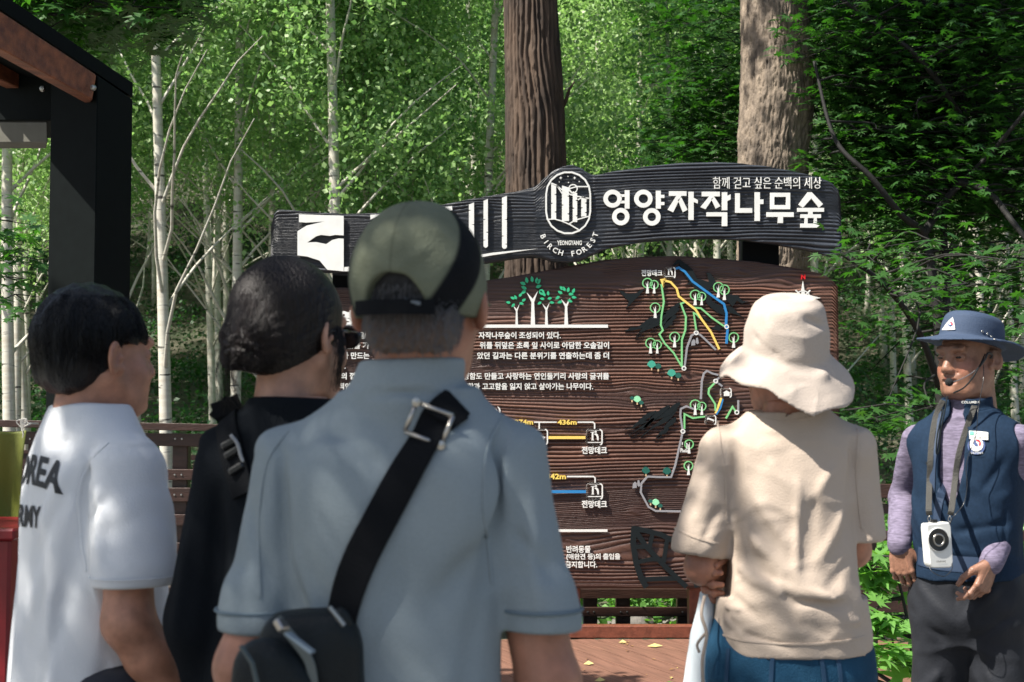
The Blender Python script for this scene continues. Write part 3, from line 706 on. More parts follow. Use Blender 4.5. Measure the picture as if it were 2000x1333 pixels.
top = [(545, 600), (552, 575), (575, 563), (700, 562), (850, 560), (950, 548), (1000, 541), (1100, 522), (1180, 508), (1250, 502), (1320, 500), (1400, 505), (1480, 512), (1560, 525), (1600, 534), (1625, 546), (1637, 560), (1643, 582)]
bot = [(545, 1150), (1643, 1150)]
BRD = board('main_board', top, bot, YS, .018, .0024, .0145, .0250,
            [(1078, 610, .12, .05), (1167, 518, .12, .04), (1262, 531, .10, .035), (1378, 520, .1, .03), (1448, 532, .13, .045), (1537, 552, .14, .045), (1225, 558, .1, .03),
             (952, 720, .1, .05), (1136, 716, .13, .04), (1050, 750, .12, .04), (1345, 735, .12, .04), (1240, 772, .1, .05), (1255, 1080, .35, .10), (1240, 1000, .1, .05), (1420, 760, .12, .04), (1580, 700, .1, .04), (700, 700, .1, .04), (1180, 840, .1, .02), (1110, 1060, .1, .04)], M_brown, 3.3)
topH = [(529, 446), (532, 425), (538, 413), (548, 409), (600, 414), (680, 418), (760, 416), (830, 408), (900, 393), (960, 382), (1010, 374), (1045, 366), (1060, 352), (1078, 336), (1095, 327), (1115, 323), (1135, 328), (1148, 338), (1160, 343), (1200, 335), (1260, 326), (1330, 319), (1400, 317), (1450, 320), (1500, 326), (1550, 335), (1600, 347), (1625, 358), (1639, 372), (1643, 395)]
botH = [(529, 505), (532, 525), (545, 531), (600, 532), (683, 533), (800, 529), (940, 516), (1000, 506), (1035, 501), (1058, 504), (1080, 511), (1110, 513), (1135, 509), (1155, 499), (1180, 487), (1250, 473), (1330, 467), (1400, 466), (1460, 470), (1520, 478), (1580, 490), (1620, 500), (1636, 502), (1643, 492)]
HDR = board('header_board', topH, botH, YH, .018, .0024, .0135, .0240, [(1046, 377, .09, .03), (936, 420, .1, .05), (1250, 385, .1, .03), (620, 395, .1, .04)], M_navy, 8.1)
for px0, px1 in ((1450, 1521), (650, 700)):
    a, b = xof(px0, YS+.16)-SO.x, xof(px1, YS+.16)-SO.x
    zt = zof(360 if px0 > 1000 else 440, YS); mb = MB(); mb.box(((a+b)/2, .045, zt/2), (b-a, .17, zt)); mb.build('post', M_black, SGN, bevel=.004)
for px0 in (1120, 1360):
    mb = MB(); mb.box((xof(px0, YS)-SO.x, .0, .16), (.09, .12, .36)); mb.build('foot', M_redrail, SGN, bevel=.004)

# letters and drawings: raised flat pieces
M_white = mat('white_letter', (0.78, 0.78, 0.75), 0.5, noise=.12, nscale=14)
M_yellow = mat('yellow_letter', (0.85, 0.62, 0.13), 0.5)
M_orange = mat('yellow_line', (0.85, 0.60, 0.14), 0.5)
M_blue = mat('blue_line', (0.02, 0.20, 0.48), 0.5)
M_green = mat('green_line', (0.20, 0.55, 0.22), 0.5)
M_teal = mat('teal_leaf', (0.01, 0.10, 0.075), 0.5); M_teal2 = mat('light_teal', (0.05, 0.34, 0.24), 0.5)
M_leafg = mat('leaf_green', (0.03, 0.42, 0.2), 0.5); M_grey = mat('grey_line', (0.27, 0.27, 0.29), 0.5)
M_ink = mat('black_relief', (0.006, 0.010, 0.012), 0.7, spec=.2); M_redl = mat('red_letter', (0.65, 0.01, 0.015), 0.5); M_mint = mat('mint', (.30, .72, .42), .5)
M_tan = mat('tan', (.6, .42, .25), .5)
def plate(name, polys, m, par, yp, thick=.008, lift=.0165, label=None):
    """polys: list of pixel polygons -> flat extruded pieces in front of the board plane yp"""
    V = []; Fs = []
    yf = yp-lift-thick; yb = yp-lift+.004
    for pl in polys:
        pts = [P(x, y, yp) for x, y in pl]; n = len(pts); base = len(V)
        V += [(p.x-SO.x, yf-SO.y, p.z) for p in pts]+[(p.x-SO.x, yb-SO.y, p.z) for p in pts]
        for t in tessellate_polygon([[Vector((p.x, p.z, 0)) for p in pts]]): Fs.append([base+k for k in t])
        Fs += [[base+i, base+(i+1) % n, base+n+(i+1) % n, base+n+i] for i in range(n)]
    me = bpy.data.meshes.new(name); me.from_pydata(V, [], Fs)
    b = bmesh.new(); b.from_mesh(me); bmesh.ops.recalc_face_normals(b, faces=b.faces); b.to_mesh(me); b.free()
    return obj(name, me, m, par, label=label)
def stroke(pts, w):
    """pixel polyline -> polygons (quads and joint discs)"""
    out = []
    for (x0, y0), (x1, y1) in zip(pts[:-1], pts[1:]):
        d = math.hypot(x1-x0, y1-y0)
        if d < 1e-6: continue
        nx, ny = -(y1-y0)/d*w/2, (x1-x0)/d*w/2
        out.append([(x0+nx, y0+ny), (x1+nx, y1+ny), (x1-nx, y1-ny), (x0-nx, y0-ny)])
    if len(pts) > 2 or True:
        for x, y in pts: out.append([(x+w/2*math.cos(a), y+w/2*math.sin(a)) for a in np.linspace(0, 6.283, 9)[:-1]])
    return out
def line(name, pts, w, m, par=None, yp=YS, **k):
    # slight per-line lift so that crossing pieces never share a plane
    line.n = (getattr(line, 'n', 0)+1) % 17
    return plate(name, [miter(pts, w)], m, par or BRD, yp, lift=0.0163+.00012*line.n, **k)
def miter(pts, w):
    P2 = [Vector(p) for p in pts]; L = []; R = []
    closed = (P2[0]-P2[-1]).length < 1e-4
    for i, p in enumerate(P2):
        a = P2[i-1] if i else p; b = P2[i+1] if i+1 < len(P2) else p
        if closed and i == 0: a = P2[-2]
        if closed and i == len(P2)-1: b = P2[1]
        d1 = (p-a).normalized() if (p-a).length > 0 else (b-p).normalized(); d2 = (b-p).normalized() if (b-p).length > 0 else d1
        t = (d1+d2); t = t.normalized() if t.length > 1e-3 else d1; n = Vector((-t.y, t.x)); s = min(1/max(n.dot(Vector((-d1.y, d1.x))), .4), 1.8)
        L.append(tuple(p+n*w/2*s)); R.append(tuple(p-n*w/2*s))
    return L+R[::-1]
def ring(cx, cy, rx, ry, w, n=26):
    return [miter([(cx+rx*math.cos(a), cy+ry*math.sin(a)) for a in np.linspace(0, 2*math.pi, n)], w)]
_dg = None
def text_mesh(body, bold=0.02, res=2):
    c = bpy.data.curves.new('lettering', 'FONT'); c.body = body; c.size = 1; c.offset = bold; c.resolution_u = res
    o = bpy.data.objects.new('lettering_source', c); COL.objects.link(o); bpy.context.view_layer.update()
    me = bpy.data.meshes.new_from_object(o.evaluated_get(bpy.context.evaluated_depsgraph_get()))
    V = np.zeros(len(me.vertices)*3); me.vertices.foreach_get('co', V); V = V.reshape(-1, 3)
    Fs = [list(p.vertices) for p in me.polygons]; bpy.data.objects.remove(o); bpy.data.curves.remove(c); bpy.data.meshes.remove(me)
    return V, Fs
def extrude(V, Fs, fn, thick):
    """V planar, fn maps (n,3) 2d+depth -> world; builds front and sides"""
    n = len(V); ec = {}
    for f in Fs:
        for a, b in zip(f, f[1:]+f[:1]): ec[(a, b)] = 1
    S = [[a, b, b+n, a+n] for a, b in ec if (b, a) not in ec]
    V2 = np.vstack([np.c_[V[:, :2], np.zeros(n)], np.c_[V[:, :2], np.full(n, thick)]])
    return fn(V2), [list(f) for f in Fs]+S
def label_text(body, x0, x1, y0, y1, m=M_white, par=None, yp=YS, bold=.03, thick=.007, cjk=None):
    """text whose box spans pixels x0..x1 and y0 (top) .. y1 (bottom)"""
    V, Fs = text_mesh(body, bold); lo, hi = V.min(0), V.max(0)
    def fn(Q):
        u = (Q[:, 0]-lo[0])/(hi[0]-lo[0]); v = (Q[:, 1]-lo[1])/(hi[1]-lo[1])
        a = P(x0, y1, yp); b = P(x1, y0, yp)
        return np.stack([a.x+(b.x-a.x)*u-SO.x, yp-.0175-thick+Q[:, 2]-SO.y, a.z+(b.z-a.z)*v], 1)
    Q, FF = extrude(V, Fs, fn, thick+.006)
    me = bpy.data.meshes.new('lettering'); me.from_pydata(Q.tolist(), [], FF); me.update()
    return obj('lettering', me, m, par or BRD)
# --- header
T = label_text; LH = dict(par=HDR, yp=YH)
T('함께 걷고 싶은 순백의 세상', 1392, 1603, 347, 370, bold=-.006, **LH)
T('YEONGYANG', 1088, 1136, 471, 480, bold=.02, **LH)
def H(name, polys, m=M_white, **k): return plate(name, polys, m, HDR, YH, **k)
Rg = ring; Bx = lambda x0, y0, x1, y1: [(x0, y0), (x1, y0), (x1, y1), (x0, y1)]
# title glyphs, drawn in photograph pixels
H('letter', Rg(1196, 389.5, 13.6, 13.2, 8.6)+[Bx(1212, 381, 1220, 386), Bx(1212, 393.5, 1220, 398.5), Bx(1219.8, 373, 1229, 409)]); H('letter_ring', Rg(1212, 424.5, 12.6, 12.6, 8.6), lift=0.0168)
H('letter', Rg(1256, 389.5, 13.6, 13.2, 8.6)+[Bx(1280.5, 374, 1290, 409), Bx(1290, 382, 1297, 388), Bx(1290, 396, 1297, 402)]); H('letter_ring', Rg(1272.5, 425, 12.7, 12.7, 8.6), lift=0.0168)
H('letter', [Bx(1306, 375, 1340, 384), [(1320, 384), (1330, 384), (1314, 416), (1303, 411)], [(1323, 392), (1330, 387), (1342, 411), (1333, 416)], Bx(1344, 376, 1354, 431), [(1354, 388), (1362, 392), (1362, 399), (1354, 396)]])
H('letter', [Bx(1370, 376, 1405, 385), [(1384, 385), (1394, 385), (1377, 410), (1367, 406)], [(1388, 390), (1394, 386), (1406, 404), (1397, 409)], Bx(1409, 377, 1419.5, 412), [(1419.5, 384), (1426, 381), (1426, 391), (1419.5, 394)], Bx(1379, 416, 1419.5, 424), Bx(1409, 424, 1419.5, 443)])
H('letter', [Bx(1435, 379, 1444, 408), Bx(1435, 408, 1468, 417), Bx(1473, 377, 1483, 433), [(1483, 391), (1490, 391), (1490, 400), (1483, 400)]])
H('letter', [Bx(1503, 378, 1542, 386), Bx(1503, 402, 1542, 410), Bx(1503, 386, 1511, 402), Bx(1534, 386, 1542, 402), Bx(1496, 416, 1549, 425), Bx(1518, 425, 1528, 437)])
H('letter', [[(1576, 377), (1584, 377), (1584, 388), (1567, 407), (1558, 401)], [(1584, 377), (1606, 400), (1598, 407), (1584, 390)], Bx(1556, 407.5, 1608, 415), Bx(1577, 415, 1586, 419.9), Bx(1562, 420, 1602, 427), Bx(1570, 427, 1576, 438), Bx(1588, 427, 1594, 438), Bx(1562, 438, 1602, 446)])
# big left characters
H('carved_letter', [[(585, 420), (672, 423), (672, 461), (655, 460), (645, 462), (628, 460), (618, 463), (601, 475), (618, 474), (628, 476), (638, 478), (650, 470), (662, 467), (672, 467.5), (672, 531), (640, 528), (625, 510), (600, 502), (582, 500), (582, 453), (600, 442), (634, 434), (600, 436), (585, 435)]])
H('carved_letter', [[(673, 523), (683, 522), (683, 531), (673, 531)]], lift=0.0167); H('carved_letter', [[(724, 421), (745, 420), (735, 426), (724, 430)]]); H('carved_letter', [[(869, 406), (883, 404), (884, 412), (872, 415)]])
for x0, x1, y0, y1, ks in ((916, 926, 397, 476, (440, 412)), (944.5, 953, 390, 485, (430, 455, 470)), (980.5, 990, 384, 487, (430, 462, 478, 400))):
    pl = [(x0, y0+4), (x1, y0), (x1, y1-3), (x1-3, y1), (x0+3, y1), (x0, y1-3)]; seg = [pl[0], pl[1]]; ys = sorted(ks)
    for i, kk in enumerate(ys):
        if i % 2: seg += [(x1, kk-1), (x1-5, kk), (x1, kk+1)]
    seg += pl[2:]
    for i, kk in reversed(list(enumerate(ys))):
        if i % 2 == 0: seg += [(x0, kk+1.4), (x0+5, kk), (x0, kk-1)]
    H('birch_strip', [seg])
H('swash', [[(933, 505), (960, 500), (1000, 494), (1050, 487), (1000, 491), (960, 495), (933, 500)]], lift=0.0170)
# emblem
def capsule(cx, cy, hw, hh, n=10):
    return [(cx+hw*math.cos(a), cy+(hh-hw)*s+hw*math.sin(a)) for s, a0 in ((1, 0), (-1, math.pi)) for a in np.linspace(a0, a0+math.pi, n)]
cp = capsule(1109.5, 397.5, 43, 60); H('emblem_outline', [miter(cp+[cp[0]], 3.2)])
for x0, x1, y0, y1 in ((1076.5, 1086, 361, 429), (1097.5, 1111, 364, 433), (1118.5, 1127, 375, 435), (1135, 1145, 387, 424)):
    ky = [y0+(y1-y0)*k for k in (.3, .55, .8)]
    seg = [(x0, y0), (x1, y0+4)]
    for i, kk in enumerate(ky): seg += [(x1, kk-1.5), (x1-4, kk), (x1, kk+1.5)] if i != 1 else []
    seg += [(x1, y1), (x0, y1), (x0, ky[1]+1.5), (x0+4, ky[1]), (x0, ky[1]-1.5)]
    H('emblem_birch', [seg])
for pts in ([(1076, 359), (1086, 363), (1097, 372), (1110, 380), (1122, 384), (1150, 389)], [(1068, 430), (1082, 429), (1097, 433), (1113, 440), (1130, 450)], [(1112, 438), (1124, 431), (1138, 427), (1152, 423)],
            [(1112, 370), (1126, 366), (1150, 366)], [(1087, 363), (1098, 380)], [(1112, 372), (1118, 380)], [(1128, 392), (1138, 386), (1146, 390)]):
    H('emblem_line', [miter(pts, 2.2)], lift=0.0169)
H('emblem_moon', Rg(1119, 370, 8, 8, 2), lift=0.0172)
for x, y, s in ((1095, 349, 3), (1122, 349, 3), (1109, 346, 1.5), (1092, 357, 1.2), (1131, 356, 1.5), (1110, 358, 1.5)): H('emblem_star', [[(x, y-s), (x+s*.3, y-s*.3), (x+s, y), (x+s*.3, y+s*.3), (x, y+s), (x-s*.3, y+s*.3), (x-s, y), (x-s*.3, y-s*.3)]])
# arc text
cxa, cya, ra = 1111, 443, 54
arc = 'BIRCH FOREST'; angs = np.linspace(158, 18, 12)
for ch, a in zip(arc, angs):
    if ch == ' ': continue
    V, Fs = text_mesh(ch, .015); V[:, :2] -= (V.min(0)[:2]+V.max(0)[:2])/2; s = 14.5; t = math.radians(a); px, py = cxa+ra*math.cos(t), cya+ra*math.sin(t); ro = math.radians(90-a)
    def fn(Q, px=px, py=py, ro=ro):
        X = Q[:, 0]*s; Y = Q[:, 1]*s; xx = X*math.cos(ro)-Y*math.sin(ro); yy = X*math.sin(ro)+Y*math.cos(ro); o = P(px, py, YH); k = YH/F
        return np.stack([o.x+xx*k-SO.x, YH-.0255+Q[:, 2]-SO.y, o.z+yy*k], 1)
    Q, FF = extrude(V, Fs, fn, .012); me = bpy.data.meshes.new('lettering'); me.from_pydata(Q.tolist(), [], FF); me.update(); obj('lettering', me, M_white, HDR)
# --- main text
T('영', 662, 691, 607, 636, bold=.06)
line('rule', [(640, 638), (1187, 638)], 6, M_white)
rows = [('죽파리 일', 652, 716, 649), ('자작나무숲이 조성되어 있다.', 935, 1095, 649), ('산기슭을 가', 652, 722, 668.5), ('위를 뒤덮은 초록 잎 사이로 아담한 오솔길이', 937, 1189, 668.5),
        ('부가 만드는', 657, 722, 688.5), ('았던 길과는 다른 분위기를 연출하는데 좀 더', 932, 1189, 688.5), ('하다.', 643, 676, 708.5), ('줄기의 껍질', 641, 708, 728.5), ('명함도 만들고 사랑하는 연인들끼리 사랑의 글귀를', 905, 1189, 728.5),
        ('는 낭만적인 나', 622, 702, 748.5), ('수함과 고고함을 잃지 않고 살아가는 나무이다.', 901, 1158, 748.5)]
for s, a, b, y in rows: T(s, a, b, y, y+13.5, bold=.022)
cp = [(500, 779), (652, 779), (659, 783), (660, 790)]; line('badge_outline', cp, 3, M_white); line('badge', [(500, 793), (648, 793)], 5, M_white)
T('1.49km)', 911, 978, 795, 811, bold=.022)
T('345m', 945, 983, 820, 830, M_yellow, bold=.03); T('274m', 1005, 1041, 820, 830, M_yellow, bold=.03); T('436m', 1089, 1126, 820, 830, M_yellow, bold=.03)
for a, b in (((983, 825), (1003, 825)), ((1043, 825), (1087, 825)), ): line('bracket_line', [a, b], 2.4, M_white)
line('bracket_line', [(1128, 825), (1158, 825), (1161, 828), (1161, 838)], 2.6, M_white)
for x in (991.5, 1053): line('bracket_line', [(x, 825), (x, 838)], 2.6, M_white)
line('route_line', [(930, 855), (1036, 855)], 5, M_orange); line('route_line', [(1071, 855), (1143, 855)], 5.5, M_orange)
def rbox(x0, y0, x1, y1, w=2.4, r=5, m=M_white):
    c = [(x1-r, y0+r, -90), (x1-r, y1-r, 0), (x0+r, y1-r, 90), (x0+r, y0+r, 180)]; pts = []
    for cx, cy, a0 in c:
        for a in (0, 30, 60, 90): t = math.radians(a0+a); pts.append((cx+r*math.cos(t), cy+r*math.sin(t)))
    line('icon_frame', pts+[pts[0]], w, m)
def viewer(cx, cy, s):
    q = lambda L: [(cx+x*s, cy+y*s) for x, y in L]
    plate('viewer_icon', [q([(-5.5, -9), (-2, -9), (-2, 6), (-.5, 8), (-6.5, 8), (-5.5, 6)]), q([(-8, -9.5), (1, -10.5), (1, -8.9), (-8, -8.4)])], M_white, BRD, YS)
    plate('viewer_icon', [q([(0, -6), (4, -7), (7.5, -4), (9, 1), (9, 8), (6, 8), (5, 1), (3, -3), (0, -4)]), q([(3+2.2*math.cos(a), -10+2.2*math.sin(a)) for a in np.linspace(0, 6, 8)])], M_white, BRD, YS, lift=0.0168)
def bench(cx, cy, s):
    q = lambda L: [(cx+x*s, cy+y*s) for x, y in L]
    plate('bench_icon', [q([(-12, -5), (-8, -7), (12, 1), (12, 3), (9, 5), (-12, -2)]), q([(-11, -1), (-9, 0), (-9, 2), (-11, 1)]), q([(8, 5.5), (10, 5.5), (10, 8), (8, 8)])], M_white, BRD, YS)
def deckicon(x, y, s=1, extra=True):
    rbox(x-15*s, y-15*s, x+15*s, y+15*s, 2.4*max(s, .8), 5*s); viewer(x, y-1.5*s, s*.92); line('icon_base', [(x-13*s, y+10*s), (x+13*s, y+10*s)], 1.6*s, M_white)
deckicon(1160.5, 854.5); deckicon(1161, 960)
rbox(1038, 839, 1069, 869); bench(1053, 853, .95); rbox(975, 839, 1007, 869)
T('전망데크', 1136, 1185, 872.5, 887, bold=.028); T('전망데크', 1136, 1185, 977.5, 992, bold=.028)
T('442m', 1066, 1105, 925.5, 936, M_yellow, bold=.03); line('bracket_line', [(1107, 931), (1159, 931), (1162, 934), (1162, 943)], 2.6, M_white)
line('route_line', [(1060, 960.5), (1144, 960.5)], 5.5, M_blue)
line('rule', [(1060, 1036.5), (1186, 1036.5)], 4.6, M_white)
T('반려동물', 1106, 1153, 1066, 1079.5, bold=.022); T('(애완견 등)의 출입을', 1106, 1211, 1081, 1094.5, bold=.022); T('금지합니다.', 1104, 1166, 1096, 1109, bold=.022)
# green tree drawing
def tree_icon(x, y0, y1, w, s, leaves):
    plate('tree_drawing', [[(x-w*.8, y1), (x-w*.5, y0+(y1-y0)*.3), (x-w*2.4, y0), (x, y0+(y1-y0)*.2), (x+w*2.0, y0-3), (x+w*.5, y0+(y1-y0)*.3), (x+w*.9, y1)]], M_white, BRD, YS)
    pl = []
    for lx, ly, a in leaves:
        t = math.radians(a); c, sn = math.cos(t), math.sin(t)
        pl = [(x+lx+(u*c-v*sn)*s, y0+ly+(u*sn+v*c)*s) for u, v in ((-5, 0), (-2, -2.8), (2, -2.4), (5.5, 0), (2, 2.4), (-2, 2.8))]
        plate('drawn_leaf', [pl], M_leafg, BRD, YS, lift=0.0171+.0002*(len(leaves) % 5))
rr = random.Random(4)
def lv(w, h, n): return [(math.cos(a)*w*rr.uniform(.45, 1), -h*.35+math.sin(a)*h*rr.uniform(.5, 1), math.degrees(a)+rr.uniform(-25, 25)) for a in [i*2*math.pi/n+.3 for i in range(n)] if math.sin(a) < .75]
tree_icon(1009, 597, 636, 3, .9, lv(17, 17, 9)); tree_icon(1040.5, 572, 636, 5, 1.15, lv(24, 23, 13)); tree_icon(1067, 594, 636, 3.4, .9, lv(15, 16, 8)); tree_icon(1105.5, 585, 636, 4.2, 1.0, lv(20, 20, 12))
# --- map
T('전망데크', 1252, 1293, 528, 540.5, bold=.028); T('N', 1563.5, 1571.5, 537, 546.5, M_redl, bold=.028); T('걷기', 1588, 1612, 799, 812, bold=.028)
deckicon(1307.5, 534, .68)
plate('compass_star', [[(1567, 550), (1571, 575), (1602, 583), (1571, 588), (1567, 606), (1563, 588), (1546, 584), (1563, 578)]], M_white, BRD, YS)
plate('compass_ring', ring(1567, 582, 13, 13, 2), M_white, BRD, YS, lift=0.0169)
for a in (45, 135, 225, 315): t = math.radians(a); line('compass_ray', [(1567+8*math.cos(t), 582+8*math.sin(t)), (1567+20*math.cos(t), 582+20*math.sin(t))], 2.4, M_white)
G = 3.3
line('trail', [(1291, 556), (1296, 590), (1291, 618), (1290, 636), (1294, 646), (1287, 654), (1298, 672), (1315, 690), (1331, 717)], G, M_green)
line('trail', [(1331, 717), (1331, 665), (1338, 645), (1339, 620), (1329, 594), (1337, 591)], G, M_green)
line('trail', [(1359, 645), (1354, 612), (1361, 616), (1366, 622)], G, M_green)
line('trail', [(1354, 602), (1368, 603), (1390, 622), (1413, 638)], G, M_green)
line('trail', [(1299, 547), (1291, 548), (1295, 560), (1297, 549), (1309, 552), (1321, 565), (1325, 580), (1335, 588), (1358, 606), (1369, 624), (1388, 650), (1404, 683)], 4, M_orange)
line('trail', [(1319, 526), (1325, 524), (1337, 532), (1352, 551), (1396, 583), (1413, 595), (1418, 613), (1417, 638), (1420, 645), (1418, 672)], 4.4, M_blue)
line('trail', [(1397, 684), (1385, 672), (1367, 655), (1359, 651), (1350, 656), (1341, 680), (1337, 712), (1335, 720)], 3.6, M_grey)
line('trail', [(1402, 733), (1390, 730), (1380, 725), (1374, 730), (1370, 745), (1368, 780)], 3.6, M_grey)
line('trail', [(1404, 738), (1396, 745), (1410, 755)], 3.6, M_grey)
line('trail', [(1396, 748), (1384, 760), (1383, 770), (1396, 790), (1397, 803)], G, M_green)
line('trail', [(1408, 778), (1402, 795), (1397, 808)], 3.6, M_orange); line('trail', [(1411, 780), (1406, 798), (1398, 810)], 3, M_blue)
line('trail', [(1376, 814), (1352, 817), (1336, 809), (1336, 838)], G, M_green)
line('trail', [(1356, 800), (1340, 794), (1329, 799), (1328, 812), (1333, 843), (1318, 910), (1310, 932), (1287, 932), (1264, 931), (1252, 945), (1251, 962), (1266, 990), (1280, 998), (1330, 999)], 3.6, M_grey)
line('trail', [(1417, 818), (1430, 795), (1437, 806)], G, M_green); line('trail', [(1441, 782), (1441, 805)], 3.4, M_grey)
rbox(1377, 812, 1397, 830, 2, 4); bench(1387, 820, .6); rbox(1407, 759, 1427, 777, 2, 4); plate('hut_icon', [[(1411, 768), (1418, 763), (1426, 768), (1424, 768), (1424, 774), (1413, 774), (1413, 768)]], M_white, BRD, YS)
for x, y in ((1359, 651), (1418, 639), (1335, 720), (1397, 745), (1438, 806), (1333, 843)):
    plate('junction_ring', ring(x, y, 3.6, 3.6, 2, 14), M_white, BRD, YS, lift=0.0190)
def ringtree(x, y, s=1, trunk=True):
    plate('ring_tree', ring(x, y, 9.3*s, 9.3*s, 1.9, 20), M_green, BRD, YS)
    plate('ring_tree_trunk', [[(x-3*s, y+20*s), (x-1.5*s, y+6*s), (x-3.4*s, y-1), (x-.6, y+4*s), (x+1.2*s, y-4), (x+1.4*s, y+6*s), (x+3*s, y+20*s)]], M_white, BRD, YS, lift=0.0171)
for x, y, s in ((1264, 554, 1), (1277, 557, .85), (1279, 602, 1), (1317, 659, 1), (1270, 671, 1), (1283, 674, .85), (1357, 577, 1), (1369.5, 580, .85), (1402, 562, 1), (1414, 567, 1), (1357, 791, 1), (1370, 794, .85), (1432, 660, 1), (1345, 868, .9), (1344, 910, .9)): ringtree(x, y, s)
def blobtree(x, y, r, m):
    plate('tan_trunk', [Bx(x-1.2, y+r*.8, x+1.2, y+r+4)], M_tan, BRD, YS)
    plate('bush_drawing', [[(x+r*(1+.1*math.sin(5*a))*math.cos(a), y+r*.85*(1+.1*math.cos(4*a))*math.sin(a)) for a in np.linspace(0, 6.1, 16)]], m, BRD, YS, lift=0.0171)
for x, y, r_, m in ((1272, 712, 8, M_teal2), (1285, 716, 6, M_teal), (1311, 729, 8, M_teal2), (1324, 734, 6, M_teal), (1234, 778, 4, M_teal), (1244, 780, 7, M_mint), (1252, 787, 4.5, M_teal), (1261, 919, 7.5, M_teal), (1302, 920, 8, M_teal), (1270, 979, 4, M_teal), (1280, 981, 7, M_mint), (1289, 988, 4.5, M_teal)): blobtree(x, y, r_, m)
for x, y in ((1354, 668), (1240, 946)):
    plate('rock_drawing', [[(x-5, y+8), (x-4, y-1), (x, y-5), (x+3, y-2), (x+3, y+7)]], M_grey, BRD, YS); plate('rock_drawing', [[(x+4, y+2), (x+5, y-7), (x+8, y-8), (x+10, y+3), (x+7, y+5)]], M_grey, BRD, YS)
T('Photo', 1328, 1343, 876, 884, bold=.04); rbox(1331, 866, 1341, 878, 2, 2); line('phone_icon', [(1332, 864), (1332, 869)], 1.6, M_white)
# mountains
def mount(pts): plate('mountain_drawing', [pts], M_ink, BRD, YS, lift=0.0150)
mount([(1311, 522), (1322, 508), (1328, 508), (1336, 515), (1342, 518), (1352, 528), (1360, 545), (1372, 548), (1384, 552), (1381, 538), (1378, 534), (1386, 534), (1394, 545), (1400, 556), (1405, 575), (1396, 572), (1390, 560), (1384, 568), (1390, 590), (1410, 600), (1417, 618), (1400, 612), (1380, 595), (1372, 577), (1360, 570), (1350, 556), (1336, 558), (1346, 552), (1338, 542), (1332, 528), (1325, 515)])
mount([(1208, 568), (1216, 570), (1226, 575), (1240, 574), (1252, 567), (1262, 562), (1248, 578), (1236, 590), (1222, 604), (1228, 590), (1216, 578)])
mount([(1219, 648), (1232, 640), (1246, 640), (1262, 628), (1276, 620), (1290, 618), (1286, 636), (1272, 642), (1250, 650), (1240, 660), (1254, 642), (1236, 646)])
rb = random.Random(6)
def brush(x0, y0, x1, y1, w_):
    n = 9; dx, dy = x1-x0, y1-y0; L = math.hypot(dx, dy); nx, ny = -dy/L, dx/L; A = []; B = []
    for i in range(n):
        t = i/(n-1); ww = w_*(math.sin(math.pi*min(t*1.25+.08, 1)**.8))*.5+.3; wob = math.sin(t*7+x0)*1.6; A.append((x0+dx*t+nx*(ww+wob+rb.uniform(-1, 1)), y0+dy*t+ny*(ww+wob+rb.uniform(-1, 1)))); B.append((x0+dx*t-nx*(ww-wob+rb.uniform(-1, 1)), y0+dy*t-ny*(ww-wob+rb.uniform(-1, 1))))
    plate('mountain_drawing', [A+B[::-1]], M_ink, BRD, YS, lift=.0150+.0001*rb.randint(0, 6))
for s in ((1328, 594, 1262, 640, 9), (1326, 604, 1270, 652, 8), (1316, 600, 1240, 664, 7), (1318, 616, 1290, 650, 8), (1300, 612, 1224, 648, 6), (1312, 630, 1282, 654, 6)): brush(*s)
mount([(1416, 575), (1428, 577), (1440, 578), (1448, 588), (1462, 590), (1448, 594), (1438, 588), (1430, 600), (1420, 590)]); mount([(1416, 597), (1428, 600), (1440, 612), (1452, 622), (1436, 615), (1424, 612)])
mount([(1388, 642), (1400, 635), (1410, 640), (1404, 648)]); mount([(1363, 614), (1374, 618), (1390, 630), (1378, 627)])
mount([(1610, 715), (1628, 718), (1641, 724), (1641, 732), (1626, 726)]); mount([(1605, 790), (1622, 787), (1641, 782), (1641, 797), (1622, 796)])
for s in ((1328, 788, 1262, 834, 10), (1322, 800, 1250, 856, 9), (1306, 792, 1232, 858, 9), (1318, 816, 1284, 858, 9), (1282, 804, 1217, 843, 8), (1278, 818, 1228, 852, 6), (1304, 836, 1276, 860, 6), (1262, 822, 1222, 842, 5)): brush(*s)
# black leaf outline
def inkline(pts, w): line('leaf_outline', pts, w, M_ink)
inkline([(1238, 1030), (1236, 1062), (1242, 1100), (1252, 1130), (1262, 1147)], 11); inkline([(1234, 1032), (1260, 1036), (1290, 1044), (1318, 1058), (1345, 1080), (1366, 1104)], 10)
inkline([(1240, 1036), (1262, 1068), (1300, 1108), (1340, 1146)], 10); inkline([(1240, 1068), (1268, 1068), (1274, 1042)], 8); inkline([(1244, 1098), (1272, 1092), (1296, 1094), (1303, 1050)], 8); inkline([(1252, 1132), (1290, 1130), (1322, 1130)], 9)
inkline([(1355, 1125), (1360, 1147)], 8)
